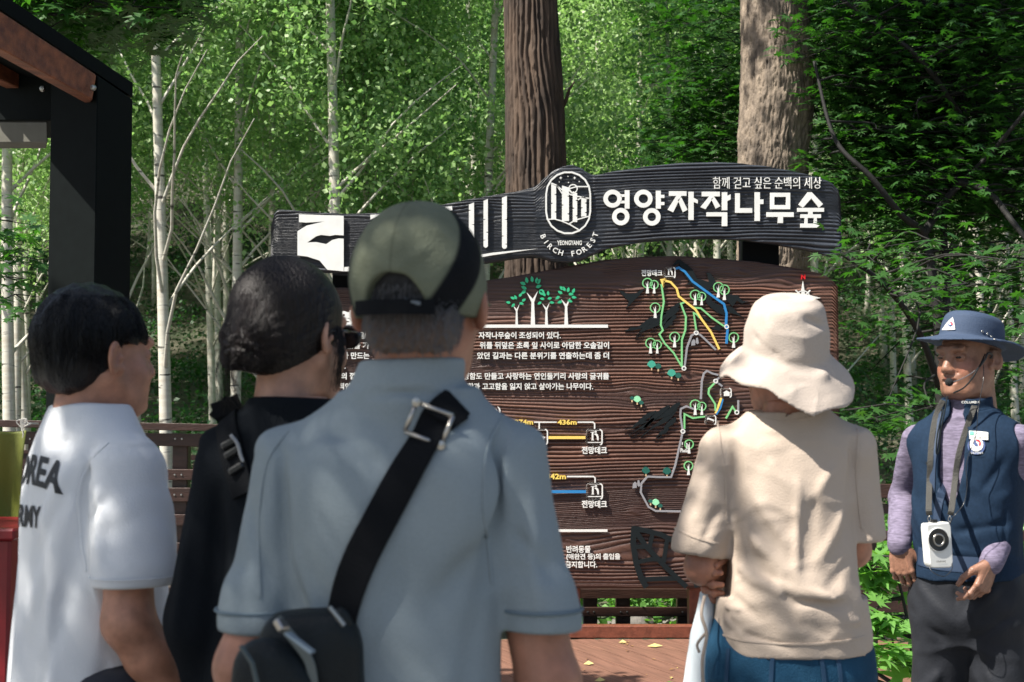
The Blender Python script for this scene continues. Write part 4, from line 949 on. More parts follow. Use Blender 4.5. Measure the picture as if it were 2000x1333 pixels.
# ------------------------------------------------------------------ distance-field modelling
FOLD = 1.0
class Fld:
    def __init__(s, lo, hi, h):
        s.ax = [np.arange(a, b+h, h, dtype=np.float32) for a, b in zip(lo, hi)]; s.h = h
        s.D = np.full([len(a) for a in s.ax], 9.0, np.float32)
    def sl(s, lo, hi):
        r = []
        for a, l, h in zip(s.ax, lo, hi):
            i, j = np.searchsorted(a, l), np.searchsorted(a, h); r.append(slice(max(i-1, 0), min(j+1, len(a))))
        r = tuple(r); return r, s.ax[0][r[0]][:, None, None], s.ax[1][r[1]][None, :, None], s.ax[2][r[2]][None, None, :]
    def comb(s, r, d, k, sub=False):
        A = s.D[r]
        if A.size == 0: return
        if sub:
            d = -d
            if k > 0: h = np.maximum(k-np.abs(A-d), 0)/k; s.D[r] = np.maximum(A, d)+h*h*k*.25
            else: s.D[r] = np.maximum(A, d)
        else:
            if k > 0: h = np.maximum(k-np.abs(A-d), 0)/k; s.D[r] = np.minimum(A, d)-h*h*k*.25
            else: s.D[r] = np.minimum(A, d)
    def rc(s, a, b, ra, rb, k=.02, sub=False, sq=None):
        a, b = np.array(a, np.float32), np.array(b, np.float32); m = max(ra, rb)+k+.03
        r, X, Y, Z = s.sl(np.minimum(a, b)-m, np.maximum(a, b)+m); ab = b-a; L = float(ab@ab)+1e-9
        x, y, z = X-a[0], Y-a[1], Z-a[2]
        h = np.clip((x*ab[0]+y*ab[1]+z*ab[2])/L, 0, 1); dx, dy, dz = x-h*ab[0], y-h*ab[1], z-h*ab[2]
        if sq: dx, dy, dz = dx/sq[0], dy/sq[1], dz/sq[2]
        s.comb(r, np.sqrt(dx*dx+dy*dy+dz*dz)-(ra+(rb-ra)*h), k, sub)
    def el(s, c, R, k=.02, sub=False, M=None):
        c = np.array(c, np.float32); m = max(R)+k+.03; r, X, Y, Z = s.sl(c-m, c+m); x, y, z = X-c[0], Y-c[1], Z-c[2]
        if M is not None:
            M = np.array(M.to_3x3() if hasattr(M, 'to_3x3') else M).T; x, y, z = [M[i][0]*x+M[i][1]*y+M[i][2]*z for i in range(3)]
        k0 = np.sqrt((x/R[0])**2+(y/R[1])**2+(z/R[2])**2)+1e-6; k1 = np.sqrt((x/R[0]**2)**2+(y/R[1]**2)**2+(z/R[2]**2)**2)+1e-6
        s.comb(r, k0*(k0-1)/k1, k, sub)
    def loft(s, prof, p=2.3, k=.03):
        """prof rows: z, half width, half depth, x0, y0"""
        q = np.array(prof, np.float32); q = q[np.argsort(q[:, 0])]; m = q[:, 1:3].max()+k+.04
        r, X, Y, Z = s.sl((q[:, 3].min()-m, q[:, 4].min()-m, q[0, 0]-.1), (q[:, 3].max()+m, q[:, 4].max()+m, q[-1, 0]+.1))
        z = Z.ravel(); zz = np.linspace(q[0, 0], q[-1, 0], 60)
        def sm(c):
            v = np.interp(zz, q[:, 0], q[:, c]); v = np.convolve(np.pad(v, 3, 'edge'), np.ones(7)/7, 'valid'); return np.interp(z, zz, v).astype(np.float32)[None, None, :]
        a, b, x0, y0 = sm(1), sm(2), sm(3), sm(4)
        g = (np.abs((X-x0)/a)**p+np.abs((Y-y0)/b)**p)**(1/p); d = (g-1)*np.minimum(a, b)
        d = np.maximum(d, np.maximum(q[0, 0]-Z, Z-q[-1, 0])); s.comb(r, d, k)
    def XYZ(s): return s.ax[0][:, None, None], s.ax[1][None, :, None], s.ax[2][None, None, :]
    def fold(s, a, b, w, amp):
        amp = amp*FOLD
        a, b = np.array(a, np.float32), np.array(b, np.float32); m = w*3
        r, X, Y, Z = s.sl(np.minimum(a, b)-m, np.maximum(a, b)+m); ab = b-a; L = float(ab@ab)+1e-9
        x, y, z = X-a[0], Y-a[1], Z-a[2]; h = np.clip((x*ab[0]+y*ab[1]+z*ab[2])/L, 0, 1)
        d2 = (x-h*ab[0])**2+(y-h*ab[1])**2+(z-h*ab[2])**2; t = 4*h*(1-h)
        s.D[r] -= amp*np.exp(-d2/w**2)*(.35+.65*np.clip(t*1.6, 0, 1))
    def nets(s):
        D = s.D; S = D < 0; n = S.shape
        c = sum(S[i:n[0]-1+i, j:n[1]-1+j, k:n[2]-1+k].astype(np.int8) for i in (0, 1) for j in (0, 1) for k in (0, 1))
        I = np.argwhere((c > 0) & (c < 8)); vid = np.full([m-1 for m in n], -1, np.int64); vid[tuple(I.T)] = np.arange(len(I))
        acc = np.zeros((len(I), 3)); cnt = np.zeros(len(I))
        cor = [(i, j, k) for i in (0, 1) for j in (0, 1) for k in (0, 1)]
        for a in cor:
            for ax in range(3):
                if a[ax]: continue
                b = list(a); b[ax] = 1; da = D[tuple((I+a).T)]; db = D[tuple((I+b).T)]; m = (da < 0) != (db < 0)
                t = np.where(m, da/np.where(m, da-db, 1), 0); p = np.tile(np.array(a, float), (len(I), 1)); p[:, ax] = t; acc += p*m[:, None]; cnt += m
        V = I+acc/cnt[:, None]; V = np.stack([np.interp(V[:, i], np.arange(len(s.ax[i])), s.ax[i]) for i in range(3)], 1)
        Q = []
        for ax in range(3):
            o = [x for x in range(3) if x != ax]; lo = [slice(None)]*3; hi = [slice(None)]*3; lo[ax] = slice(0, n[ax]-1); hi[ax] = slice(1, n[ax])
            A, B = S[tuple(lo)], S[tuple(hi)]; E = np.argwhere(A != B); ok = np.all([(E[:, x] > 0) & (E[:, x] < n[x]-1) for x in o], 0); E = E[ok]
            f = A[tuple(E.T)]; q = []
            for d0, d1 in ((-1, -1), (0, -1), (0, 0), (-1, 0)):
                e = E.copy(); e[:, o[0]] += d0; e[:, o[1]] += d1; q.append(vid[tuple(e.T)])
            q = np.stack(q, 1); flip = f if ax != 1 else ~f; q[~flip] = q[~flip][:, ::-1]; Q.append(q)
        return V, np.concatenate(Q)
def xf(V, M): M = np.array(M); return V@M[:3, :3].T+M[:3, 3]
def joinm(parts):
    V = []; Fq = []; n = 0
    for v, f in parts: V.append(v); Fq.append(f+n); n += len(v)
    return np.vstack(V), np.vstack(Fq)
def sobj(name, VF, m, par=None, **k):
    me = npmesh(name, VF[0], VF[1]); smooth(me); return obj(name, me, m, par, **k)
def bvh_of(VF): return BVHTree.FromPolygons([tuple(v) for v in VF[0].tolist()], VF[1].tolist())
def ribbon(name, pts, w, th, m, par, nrm=None, bvh=None, off=.003, sub=6, dirn=None, wl=None):
    """band along pts (local), optionally pressed on to a surface along dirn"""
    q = bez(pts, sub); out = []
    for p in q:
        if bvh is not None:
            h = bvh.ray_cast(p-dirn*.6, dirn)
            if h[0] is not None: out.append((h[0]-dirn*off, h[1])); continue
        out.append((p, nrm(p) if callable(nrm) else (nrm if nrm is not None else (-dirn if dirn is not None else Vector((0, -1, 0))))))
    V = []; Fs = []; ns = [o[1] for o in out]
    ns = [sum((ns[max(0, min(len(ns)-1, i+d))] for d in (-2, -1, 0, 1, 2)), Vector()).normalized() for i in range(len(ns))]
    for i, (p, _) in enumerate(out):
        t = (out[min(i+1, len(out)-1)][0]-out[max(i-1, 0)][0]).normalized(); n = ns[i]; b = t.cross(n).normalized(); n = b.cross(t).normalized()
        ww = (wl[0]+(wl[1]-wl[0])*i/(len(out)-1)) if wl else w
        for u, v in ((-.5, 0), (.5, 0), (.5, 1), (.42, 1.25), (-.42, 1.25), (-.5, 1)): V.append(p+b*ww*u+n*th*v)
    for i in range(len(out)-1):
        for k in range(6): Fs.append((i*6+k, i*6+(k+1) % 6, i*6+6+(k+1) % 6, i*6+6+k))
    Fs.append(tuple(range(6))); Fs.append(tuple((len(out)-1)*6+k for k in range(5, -1, -1)))
    me = bpy.data.meshes.new(name); me.from_pydata(V, [], Fs); b = bmesh.new(); b.from_mesh(me); bmesh.ops.recalc_face_normals(b, faces=b.faces); b.to_mesh(me); b.free()
    return obj(name, me, m, par)
def flat_text(body, M, w, h, par, m, bold=.02, bvh=None, dirn=None, off=.0025, name='lettering', mapf=None):
    """text centred on M's origin in its xy plane, pressed on to a surface"""
    V, Fs = text_mesh(body, bold, 3); lo, hi = V.min(0), V.max(0); V = (V-(lo+hi)/2)/np.array([hi[0]-lo[0], hi[1]-lo[1], 1])*np.array([w, h, 1])
    me = bpy.data.meshes.new(name); me.from_pydata(V.tolist(), [], Fs)
    b = bmesh.new(); b.from_mesh(me); bmesh.ops.triangulate(b, faces=b.faces[:])
    for _ in range(2 if bvh else 0): bmesh.ops.subdivide_edges(b, edges=[e for e in b.edges if e.calc_length() > .02], cuts=1, use_grid_fill=False)
    bmesh.ops.triangulate(b, faces=b.faces[:])
    for v in b.verts:
        p = Vector((v.co.x, v.co.y, 0))
        if mapf: p = Vector(mapf(p))
        p = M @ p
        if bvh is not None:
            hh = bvh.ray_cast(p-dirn*.5, dirn)
            if hh[0] is not None: p = hh[0]-dirn*off
        v.co = p
    b.to_mesh(me); b.free(); return obj(name, me, m, par)

def head_mesh(h=.003, jaw=1.0, cheek=1.0, age=0, mouth=0, width=1.0, neck=((0, -.02, -.08), (0, -.045, -.24), .056, .062), lo=(-.115, -.14, -.23), hi=(.115, .15, .16), face=True):
    f = Fld(lo, hi, h); w = width
    f.el((0, -.018, .045), (.077*w, .098, .092), 0)
    f.el((0, .028, -.022), (.062*w, .068, .090), .03); f.el((0, .045, -.075), (.040*w*jaw, .042, .036), .03)
    for sx in (-1, 1):
        f.rc((sx*.060*w, -.005, -.035), (sx*.034*w, .055, -.085), .016, .016, .035)   # jaw line
        f.el((sx*.040*w, .058, -.028), (.026*cheek, .028*cheek, .026), .025)                       # cheek
    f.rc(*neck, k=.035)
    if face:
        f.rc((-.034, .088, .033), (.034, .088, .033), .011, .011, .022)
        for sx in (-1, 1):
            f.el((sx*.031, .100, .011), (.019, .016, .011), .016, sub=True)
            f.el((sx*.031, .0795, .010), (.0155, .0135, .0135), .003)          # lids over the eye
            f.rc((sx*.017, .0915, .013), (sx*.046, .082, .011), .0012, .0012, .0025)  # lid fold
            f.el((sx*.011, .100, -.0275), (.0085, .010, .0075), .006)
            f.rc((sx*.024, .088, -.035), (sx*.033, .074, -.058), .0025, .0025, .012, sub=True)
            f.rc((sx*.016, .094, .040), (sx*.046, .082, .040), .0035, .003, .008)
        f.rc((0, .088, .020), (0, .108, -.021), .0085, .0125, .012)
        f.el((0, .104, -.034), (.006, .006, .004), .004, sub=True)
        f.el((0, .078, -.053), (.030, .022, .020), .018)
        f.rc((-.019, .090, -.0475), (.019, .090, -.0475), .0048, .0048, .005); f.rc((-.008, .0975, -.047), (.008, .0975, -.047), .0045, .0045, .006)
        f.rc((-.015, .090, -.062-mouth), (.015, .090, -.062-mouth), .006, .006, .006)
        f.rc((-.019, .098, -.0555-mouth*.4), (.019, .098, -.0555-mouth*.4), .0022+mouth*.5, .0022+mouth*.5, .003, sub=True)
        f.el((0, .085, -.088), (.020, .018, .015), .018)
    for sx in (-1, 1):
        R = Matrix.Rotation(sx*.6, 3, 'Z') @ Matrix.Rotation(-.18, 3, 'X')
        f.el((sx*.086*w, -.012, .002), (.0085, .0195, .033), .006, M=R)
        f.el((sx*.0935*w, -.009, .005), (.0075, .0120, .0205), .003, sub=True, M=R); f.el((sx*.081*w, .004, -.020), (.006, .008, .010), .006)
        f.el((sx*.087*w, .002, .000), (.004, .004, .006), .003)
    if age:
        X, Y, Z = f.XYZ(); f.D += age*.0012*np.sin(Z*420+X*X*900+.6*np.sin(X*90))*np.exp(-((Z-.062)/.018)**2)*np.clip(Y*20-1, 0, 1)
    X, Y, Z = f.XYZ(); f.D += .0006*wn(X, Y, Z, 70)
    return f.nets()

def hand_mesh(curl, spread=.06, thumb=.5, side=1, h=.0021, base=.05, lens=(.070, .078, .073, .058)):
    """hand frame: wrist at origin, fingers towards -z, palm faces +y (inward), thumb at +x*side"""
    f = Fld((-.075, -.05, -.22), (.075, .085, .06), h)
    f.el((0, 0, -.045), (.038, .0155, .048), .01); f.rc((0, -.002, .004), (0, -.001, -.012), .025, .025, .02, sq=(1, .78, 1))
    for i, L in enumerate(lens):
        x = side*(.030-.020*i); z0 = (-.083, -.088, -.086, -.078)[i]; p = np.array([x, -.002, z0]); cu = curl[i] if hasattr(curl, '__len__') else curl
        f.rc((x*.8, -.001, -.04), p, .0105, .0100, .008)
        a = .15; r0 = .0088-(.0012 if i == 3 else 0)
        for sg, fr in enumerate((.46, .30, .24)):
            a += cu*(.55, .95, .7)[sg]; d = np.array([side*(.5-i*.33)*spread*2, math.sin(a), -math.cos(a)]); q = p+d/np.linalg.norm(d)*L*fr*1.05
            f.rc(p, q, r0, r0-.0009, .003); f.el(p+np.array([0, -.0015*math.cos(a), 0]), (.0095, .0095, .0095), .004); p = q; r0 -= .0008
    t0 = np.array([side*.024, .004, -.018]); t1 = t0+np.array([side*.024, .014, -.030]); t2 = t1+np.array([side*.012*(1-thumb), .012+.012*thumb, -.030]); t3 = t2+np.array([-side*.004*thumb, .008*thumb+.004, -.024])
    f.rc(t0, t1, .016, .0125, .012); f.rc(t1, t2, .0115, .0098, .004); f.rc(t2, t3, .0096, .008, .003)
    for i in range(3): f.rc((side*(.022-.018*i), -.0155, -.02), (side*(.026-.02*i), -.0135, -.075), .0012, .0012, .004)
    return f.nets()

def limbs(f, arms, legs=True, r=(.050, .040, .037, .026), k=.02, hips=.09, legz=.86, stance=.1):
    for a in arms:
        for i in range(len(a)-1): f.rc(a[i], a[i+1], r[min(i*2, 2)]*(1 if i else 1), r[min(i*2+1, 3)], k)
def body_core(arms, h=.007, lo=(-.36, -.2, 0), hi=(.36, .34, 1.5), hips=.085, armr=(.048, .038, .040, .0255), hand=True, sh=1.40):
    f = Fld(lo, hi, h)
    f.loft([(.88, .11, .075, 0, 0), (.95, .115, .08, 0, 0), (1.1, .10, .07, 0, 0), (1.28, .11, .07, 0, 0), (sh-.02, .07, .05, 0, 0), (sh+.07, .05, .05, 0, -.01)])
    for sx in (-1, 1):
        f.rc((sx*hips, 0, .82), (sx*(hips+.01), .01, .48), .060, .048, .03); f.rc((sx*(hips+.01), .01, .48), (sx*(hips+.015), -.01, .09), .050, .034, .02); f.rc((sx*(hips+.015), -.02, .05), (sx*(hips+.03), .13, .035), .035, .03, .02)
        f.rc((sx*.06, 0, sh-.04), (sx*.11, 0, sh-.065), .04, .036, .03)
    for a in arms:
        f.rc(Vector(a[0])*.94+Vector((0, 0, a[0][2]*.06-.02)), a[1], armr[0]*.78, armr[1], .02); f.rc(a[1], Vector(a[1]).lerp(Vector(a[2]), .3), armr[1], armr[2], .015); f.rc(Vector(a[1]).lerp(Vector(a[2]), .3), a[2], armr[2], armr[3], .015)
    return f
HS = 1.0
def place_hand(VF, wrist, fdir, palm):
    """fdir: finger direction, palm: direction the palm faces"""
    VF = (VF[0]*HS, VF[1]); z = -Vector(fdir).normalized(); y = (Vector(palm)-z*Vector(palm).dot(z)).normalized(); x = y.cross(z)
    M = Matrix((x, y, z)).transposed().to_4x4(); M.translation = Vector(wrist); return xf(VF[0], M), VF[1]
def trousers(f, waist=.98, hips=.085, w0=.165, d0=.115, ank=.10, loose=1.0, legs=None):
    f.loft([(.79, w0-.035, d0-.03, 0, 0), (.85, w0+.004, d0+.004, 0, 0), (waist-.05, w0, d0, 0, 0), (waist, w0-.01, d0-.008, 0, 0)], k=.04)
    for sx in (-1, 1):
        f.rc((sx*hips*.9, 0, .88), (sx*(hips+.012), .01, .48), .090*loose, .072*loose, .05); f.rc((sx*(hips+.012), .01, .48), (sx*(hips+.018), -.01, .09), .072*loose, .062*loose, .02)
def shoes(par, m, hips=.1):
    for sx in (-1, 1):
        f = Fld((sx*hips-.06, -.09, -.01), (sx*hips+.09*1, .22, .13), .005) if sx > 0 else Fld((sx*hips-.09, -.09, -.01), (sx*hips+.06, .22, .13), .005)
        f.rc((sx*hips, -.03, .045), (sx*(hips+.015), .13, .035), .045, .043, .02); f.rc((sx*hips, -.02, .05), (sx*hips, -.02, .1), .045, .042, .02); X, Y, Z = f.XYZ(); f.D = np.maximum(f.D, -(Z-.002)+X*0+Y*0)
        sobj('shoe', f.nets(), m, par)
def person(label, loc, rz): return empty('person', loc, rz, label, 'person')
class PF:   # pixel -> person local
    def __init__(s, loc, rz): s.M = (Matrix.Translation(loc) @ Matrix.Rotation(rz, 4, 'Z')).inverted()
    def __call__(s, px, py, y): return s.M @ P(px, py, y)
def skin(name, col, sssw=.12): return mat(name, col, .5, noise=.35, nscale=35, bump=.12, bscale=220, sss=sssw)
def strands(name, paths, m, par, r0=.0012, n=3):
    mb = MB()
    for p in paths: mb.tube(p, [r0*(1-.8*i/(len(p)-1)) for i in range(len(p))], n, False)
    return mb.build(name, m, par, sm=True)
# ------------------------------------------------------------------ people
M_jean = mat('denim', (0.022, 0.085, 0.16), .8, noise=.5, nscale=10, bump=.3, bscale=300, crease=.4)
M_shoe = mat('shoe_leather', (.03, .03, .032), .5)
M_hairb = mat('black_hair', (0.006, 0.0062, 0.008), .33, noise=.5, nscale=60, bump=.8, bscale=55, stretch=(5, 5, .35), spec=.35)
M_hairbr = mat('dark_brown_hair', (0.014, 0.0075, 0.0065), .36, noise=.6, nscale=60, bump=.8, bscale=50, stretch=(4, 4, .5), spec=.4)
M_blackcl = mat('black_cotton', (.006, .008, .011), .9, bump=.2, bscale=200, crease=.3)
M_webbing = mat('black_webbing', (0.006, 0.007, 0.009), .8, spec=.12, bump=.5, bscale=300, stretch=(1, 1, 3))

FOLD = 1.7
# ---- 1. man in the grey polo shirt and green cap, seen from behind, d = 2.0
loc = Vector(((785-1000)/F*2.0, 2.0, 0)); q = PF(loc, 0)
man = person('man from behind in a blue grey polo shirt and a green and black cap', loc, 0)
armsG = [((-.155, 0, 1.33), (-.205, -.045, 1.075), (-.17, .13, .91)), ((.155, 0, 1.33), (.205, -.02, 1.05), (.19, .12, .84))]
b = body_core(armsG, armr=(.05, .044, .043, .027)); parts = [b.nets()]
hm = head_mesh(.0034, neck=((0, -.02, -.06), (-.012, -.022, -.17), .056, .055), width=.98, jaw=1.15)
HM = Matrix.Translation((.0275, .005, 1.565)) @ Matrix.Rotation(math.radians(-7), 4, 'Z')
parts.append((xf(hm[0], HM), hm[1])); hd = hand_mesh(.8)
for a, pal in zip(armsG, ((1, 0, 0), (-1, 0, 0))): parts.append(place_hand(hd, a[2], Vector(a[2])-Vector(a[1]), pal))
M_skinA = skin('tanned_skin', (.42, .19, .12)); sobj('body', joinm(parts), M_skinA, man)
f = Fld((-.34, -.22, .84), (.34, .2, 1.53), .0052)
f.loft([(.86, .180, .125, 0, 0), (1.0, .178, .128, 0, 0), (1.15, .178, .125, 0, 0), (1.28, .186, .120, 0, .0), (1.36, .178, .104, 0, 0), (1.405, .118, .085, 0, 0), (1.445, .080, .072, .008, -.002)], p=2.5)
for sx in (-1, 1):
    f.rc((sx*.06+.01, -.008, 1.400), (sx*.175, -.004, 1.335), .045, .061, .05)
    f.rc((sx*.182, -.002, 1.335), (sx*.228, -.028, 1.14), .064, .062, .03); f.rc((sx*.228, -.028, 1.165), (sx*.232, -.030, 1.140), .0645, .0655, .008)
    f.el((sx*.085, -.095, 1.30), (.07, .03, .08), .05)
X, Y, Z = f.XYZ(); 
for sx in (-1, 1): # flat sleeve hem
    pass
f.D = np.where((np.abs(X) > .165) & (Z < 1.125), np.maximum(f.D, 1.125-Z+.0*X), f.D)
# collar
f.rc((.004, -.012, 1.44), (.014, -.010, 1.487), .080, .071, .012, sq=(1, 1.0, 1)); f.D = np.maximum(f.D, np.where(np.abs(X) < .12, Z-1.494-.02*Y*0, -9))
f.rc((.012, -.012, 1.475), (.012, -.012, 1.53), .055, .055, 0, sub=True)
f.fold((-.065, -.085, 1.447), (.085, -.085, 1.447), .006, -.006)
# seams and folds
for a, c, w_, am in (((-.185, -.06, 1.37), (-.170, -.105, 1.12), .012, -.008), ((.155, -.06, 1.39), (.150, -.115, 1.10), .013, -.010), ((.15, -.08, 1.28), (.06, -.13, 1.16), .02, -.006), ((.15, -.09, 1.22), (.10, -.13, 1.02), .017, -.006),
                  ((-.16, -.08, 1.26), (-.10, -.13, 1.08), .018, .007), ((-.15, -.09, 1.2), (-.13, -.12, .98), .016, -.006), ((-.02, -.12, 1.25), (-.10, -.135, 1.02), .022, .006), ((.10, -.1, 1.1), (.02, -.13, .92), .02, .005),
                  ((-.20, -.05, 1.33), (-.23, -.08, 1.16), .014, .006), ((-.24, -.05, 1.30), (-.20, -.09, 1.19), .012, -.006), ((.21, -.05, 1.32), (.225, -.09, 1.17), .014, .006), ((.19, -.06, 1.26), (.25, -.09, 1.20), .012, -.005),
                  ((-.10, -.09, 1.40), (-.02, -.11, 1.34), .015, -.004), ((.06, -.09, 1.40), (.13, -.1, 1.35), .014, .004)): f.fold(a, c, w_, am)
f.D -= .0035*wn(X, Y*.5, Z*.55, 17)+.0012*wn(X+Z*.6, Y, Z*.5-X*.3, 48, 7, 3)
pol = f.nets(); pol[0][:, 0] *= np.interp(pol[0][:, 2], [1.36, 1.45], [.845, 1.0]); pol[0][:, 1] *= .93; M_polo = mat('polo_cotton', (.245, .29, .315), .85, noise=.08, nscale=300, bump=.25, bscale=420, crease=.45)
ps = sobj('polo_shirt', pol, M_polo, man); bp = bvh_of(pol); FW = Vector((0, 1, 0))
for L_ in ([(985, 812), (955, 870), (948, 960), (955, 1060), (962, 1130)], [(570, 842), (535, 900), (522, 990), (522, 1080), (528, 1150)]): ribbon('seam', [q(x, y, 2.0) for x, y in L_], .0045, .0012, M_polo, ps, bvh=bp, dirn=FW, off=.0004, sub=5)
# sleeve trims, collar ribbing line
M_trim = mat('grey_trim', (.11, .155, .19), .85)
for sx in (-1, 1):
    c = Vector((sx*.1955, -.028, 0)); pts = [Vector((c.x+.0565*math.cos(a), c.y+.0620*math.sin(a), 1.152)) for a in np.linspace(0, 6.283, 25)]
    mb = MB(); mb.tube(pts, .0022, 5, False); mb.build('sleeve_stripe', M_trim, ps, sm=True)
f = Fld((-.26, -.2, .05), (.26, .22, 1.0), .009); trousers(f, waist=.97); sobj('trousers', f.nets(), mat('dark_trousers', (.03, .032, .04), .8, bump=.2), man); shoes(man, M_shoe)
FOLD = 1.0
# short grey hair below the cap
f = Fld((-.10, -.14, -.14), (.10, .12, .16), .0032)
f.el((0, -.018, .040), (.0815, .1025, .091), 0); f.rc((-.03, -.075, -.03), (.03, -.075, -.03), .035, .035, .03); f.el((0, .09, .0), (.13, .075, .2), .01, sub=True); f.el((0, -.09, -.135), (.12, .08, .065), .02, sub=True)
for sx in (-1, 1): f.el((sx*.09, .01, -.005), (.028, .028, .036), .01, sub=True)
X, Y, Z = f.XYZ(); f.D += .0018*wn(X*2, Y*2, Z, 260)
hg = f.nets(); me = npmesh('hair', xf(hg[0], HM), hg[1]); smooth(me)
v = hg[0]; t = np.clip((v[:, 2]+.075)/.07, 0, 1)[:, None]; nz_ = (rng.rand(len(v), 1)-.5)*.03
colr = (1-t)*np.array([[.19, .13, .10]])+t*np.array([[.018, .018, .02]]); colr = np.clip(colr+nz_*(1.3-t)+((np.abs(v[:, :1]) > .05)*.035), .004, 1); attr(me, 'col', colr)
obj('hair', me, mat('short_grey_hair', (.1, .1, .1), .8, attrcol='col', bump=.6, bscale=500), man)
r3 = np.random.RandomState(9); bh = bvh_of(hg); ph = []
for k in range(1500):
    a = r3.uniform(-2.7, -.45); z = r3.uniform(-.085, .03); o = Vector((math.cos(a)*.3, math.sin(a)*.3, z)); h = bh.ray_cast(o, (Vector((0, -.02, z))-o).normalized())
    if h[0] is None: continue
    p = h[0]; n = h[1]; d = (n*.5+Vector((r3.normal()*.25, 0, -1))).normalized(); ph.append([HM @ (p-n*.001), HM @ (p+d*.006), HM @ (p+d*.011-n*.002)])
strands('hair_strands', ph, mat('grey_strand', (.10, .10, .105), .5), man, .0005)['kind'] = 'stuff'
# cap
f = Fld((-.105, -.135, -.06), (.105, .22, .17), .0028)
f.el((0, -.017, .040), (.0945, .1155, .113), 0); f.rc((0, .06, .03), (0, .135, .018), .055, .05, .02, sq=(1.25, 1, .12))
X, Y, Z = f.XYZ(); f.D = np.maximum(f.D, (-.012+.02*np.clip(-Y*8, -1, 1)*0-Z)+.0*X)
f.el((0, -.13, -.008), (.043, .075, .052), .004, sub=True)
for k in range(9):
    a = r3.uniform(-2.6, -.5); z = r3.uniform(.04, .12); p0 = (math.cos(a)*.085, -.016+math.sin(a)*.1, z); a2 = a+r3.uniform(-.5, .5); f.fold(p0, (math.cos(a2)*.08, -.016+math.sin(a2)*.1, z-.03), .007, r3.choice([-1, 1])*.0022)
f.fold((-.045, -.11, .07), (-.005, -.125, .045), .008, .004); f.fold((.0, -.13, .04), (.045, -.115, .075), .008, .004); f.fold((-.05, -.11, .035), (-.01, -.12, .07), .006, -.003)
f.D += .0009*wn(X, Y, Z, 75)
cg = f.nets(); v = cg[0]; HC = HM @ Matrix.Rotation(math.radians(-8), 4, 'Z'); me = npmesh('cap', xf(v, HC), cg[1]); smooth(me)
an = np.arctan2(v[:, 0], -(v[:, 1]+.016)); ab = np.abs(an)
# black swoop panels: from top edge at the side down to the back opening
s_lo = .50+(.125-v[:, 2])*-2.0; band = (ab > (.40+(v[:, 2]-.0)*7.0)) & (ab < (1.12+(v[:, 2]-.0)*7.5)); 
olive = np.array([[.155, .17, .12]]); blk = np.array([[.006, .007, .009]]); wgt = np.clip(np.minimum((ab-(.42+v[:, 2]*6.4))*14, ((1.02+v[:, 2]*8.2)-ab)*14)+.5, 0, 1)[:, None]
wgt = wgt*np.where(an[:, None] < 0, np.clip((ab[:, None]-.75)*6, 0, 1), 1); c = olive*(1-wgt)+blk*wgt; cent = np.exp(-(an/.012)**2)[:, None]*(v[:, 2:3] > .04); c = c*(1-.3*cent); attr(me, 'col', c)
M_cap = mat('cap_cloth', (.1, .1, .1), .8, attrcol='col', noise=.2, nscale=30, bump=.35, bscale=260, crease=.3); capo = obj('cap', me, M_cap, man)
pts = [HC @ Vector((math.sin(a)*.095, -.017-math.cos(a)*.116, -.004)) for a in np.linspace(-.62, .62, 9)]
ribbon('cap_strap', pts, .02, .002, M_webbing, capo, nrm=lambda p: (p-(HC @ Vector((0, -.016, 0)))).normalized())
p = HM @ Vector((.012, -.1315, .002)); mb = MB(); mb.box(p, (.022, .003, .005), Matrix.Rotation(.25, 3, 'Y')); mb.build('strap_clip', mat('dull_clip', (.10, .12, .14), .4), capo, bevel=.001)
# sling bag: its own thing, resting on the man
bag = empty('sling_bag', loc+Vector((-.12, -.17, 1.03)), 0, 'black sling bag with silver zip pull on the back of the polo shirt', 'bag'); BO = Vector((-.12, -.17, 1.03))
def Bq(px, py, y): return q(px, py, y)-BO
bvb = BVHTree.FromPolygons([tuple(x) for x in (pol[0]-np.array(BO)).tolist()], pol[1].tolist())
sp_ = [Bq(x, y, 2.0) for x, y in ((899, 788), (889, 797), (862, 815), (840, 855), (800, 925), (760, 1000), (720, 1080), (693, 1160), (683, 1240), (676, 1330))]
ribbon('strap', sp_, .052, .0028, M_webbing, bag, bvh=bvb, dirn=FW, off=.004, sub=8, wl=(.044, .046))
sp2_ = [Bq(x, y, 2.0) for x, y in ((895, 792), (880, 803), (862, 822))]
ribbon('strap_pad', sp2_, .050, .004, M_webbing, bag, bvh=bvb, dirn=FW, off=.008)
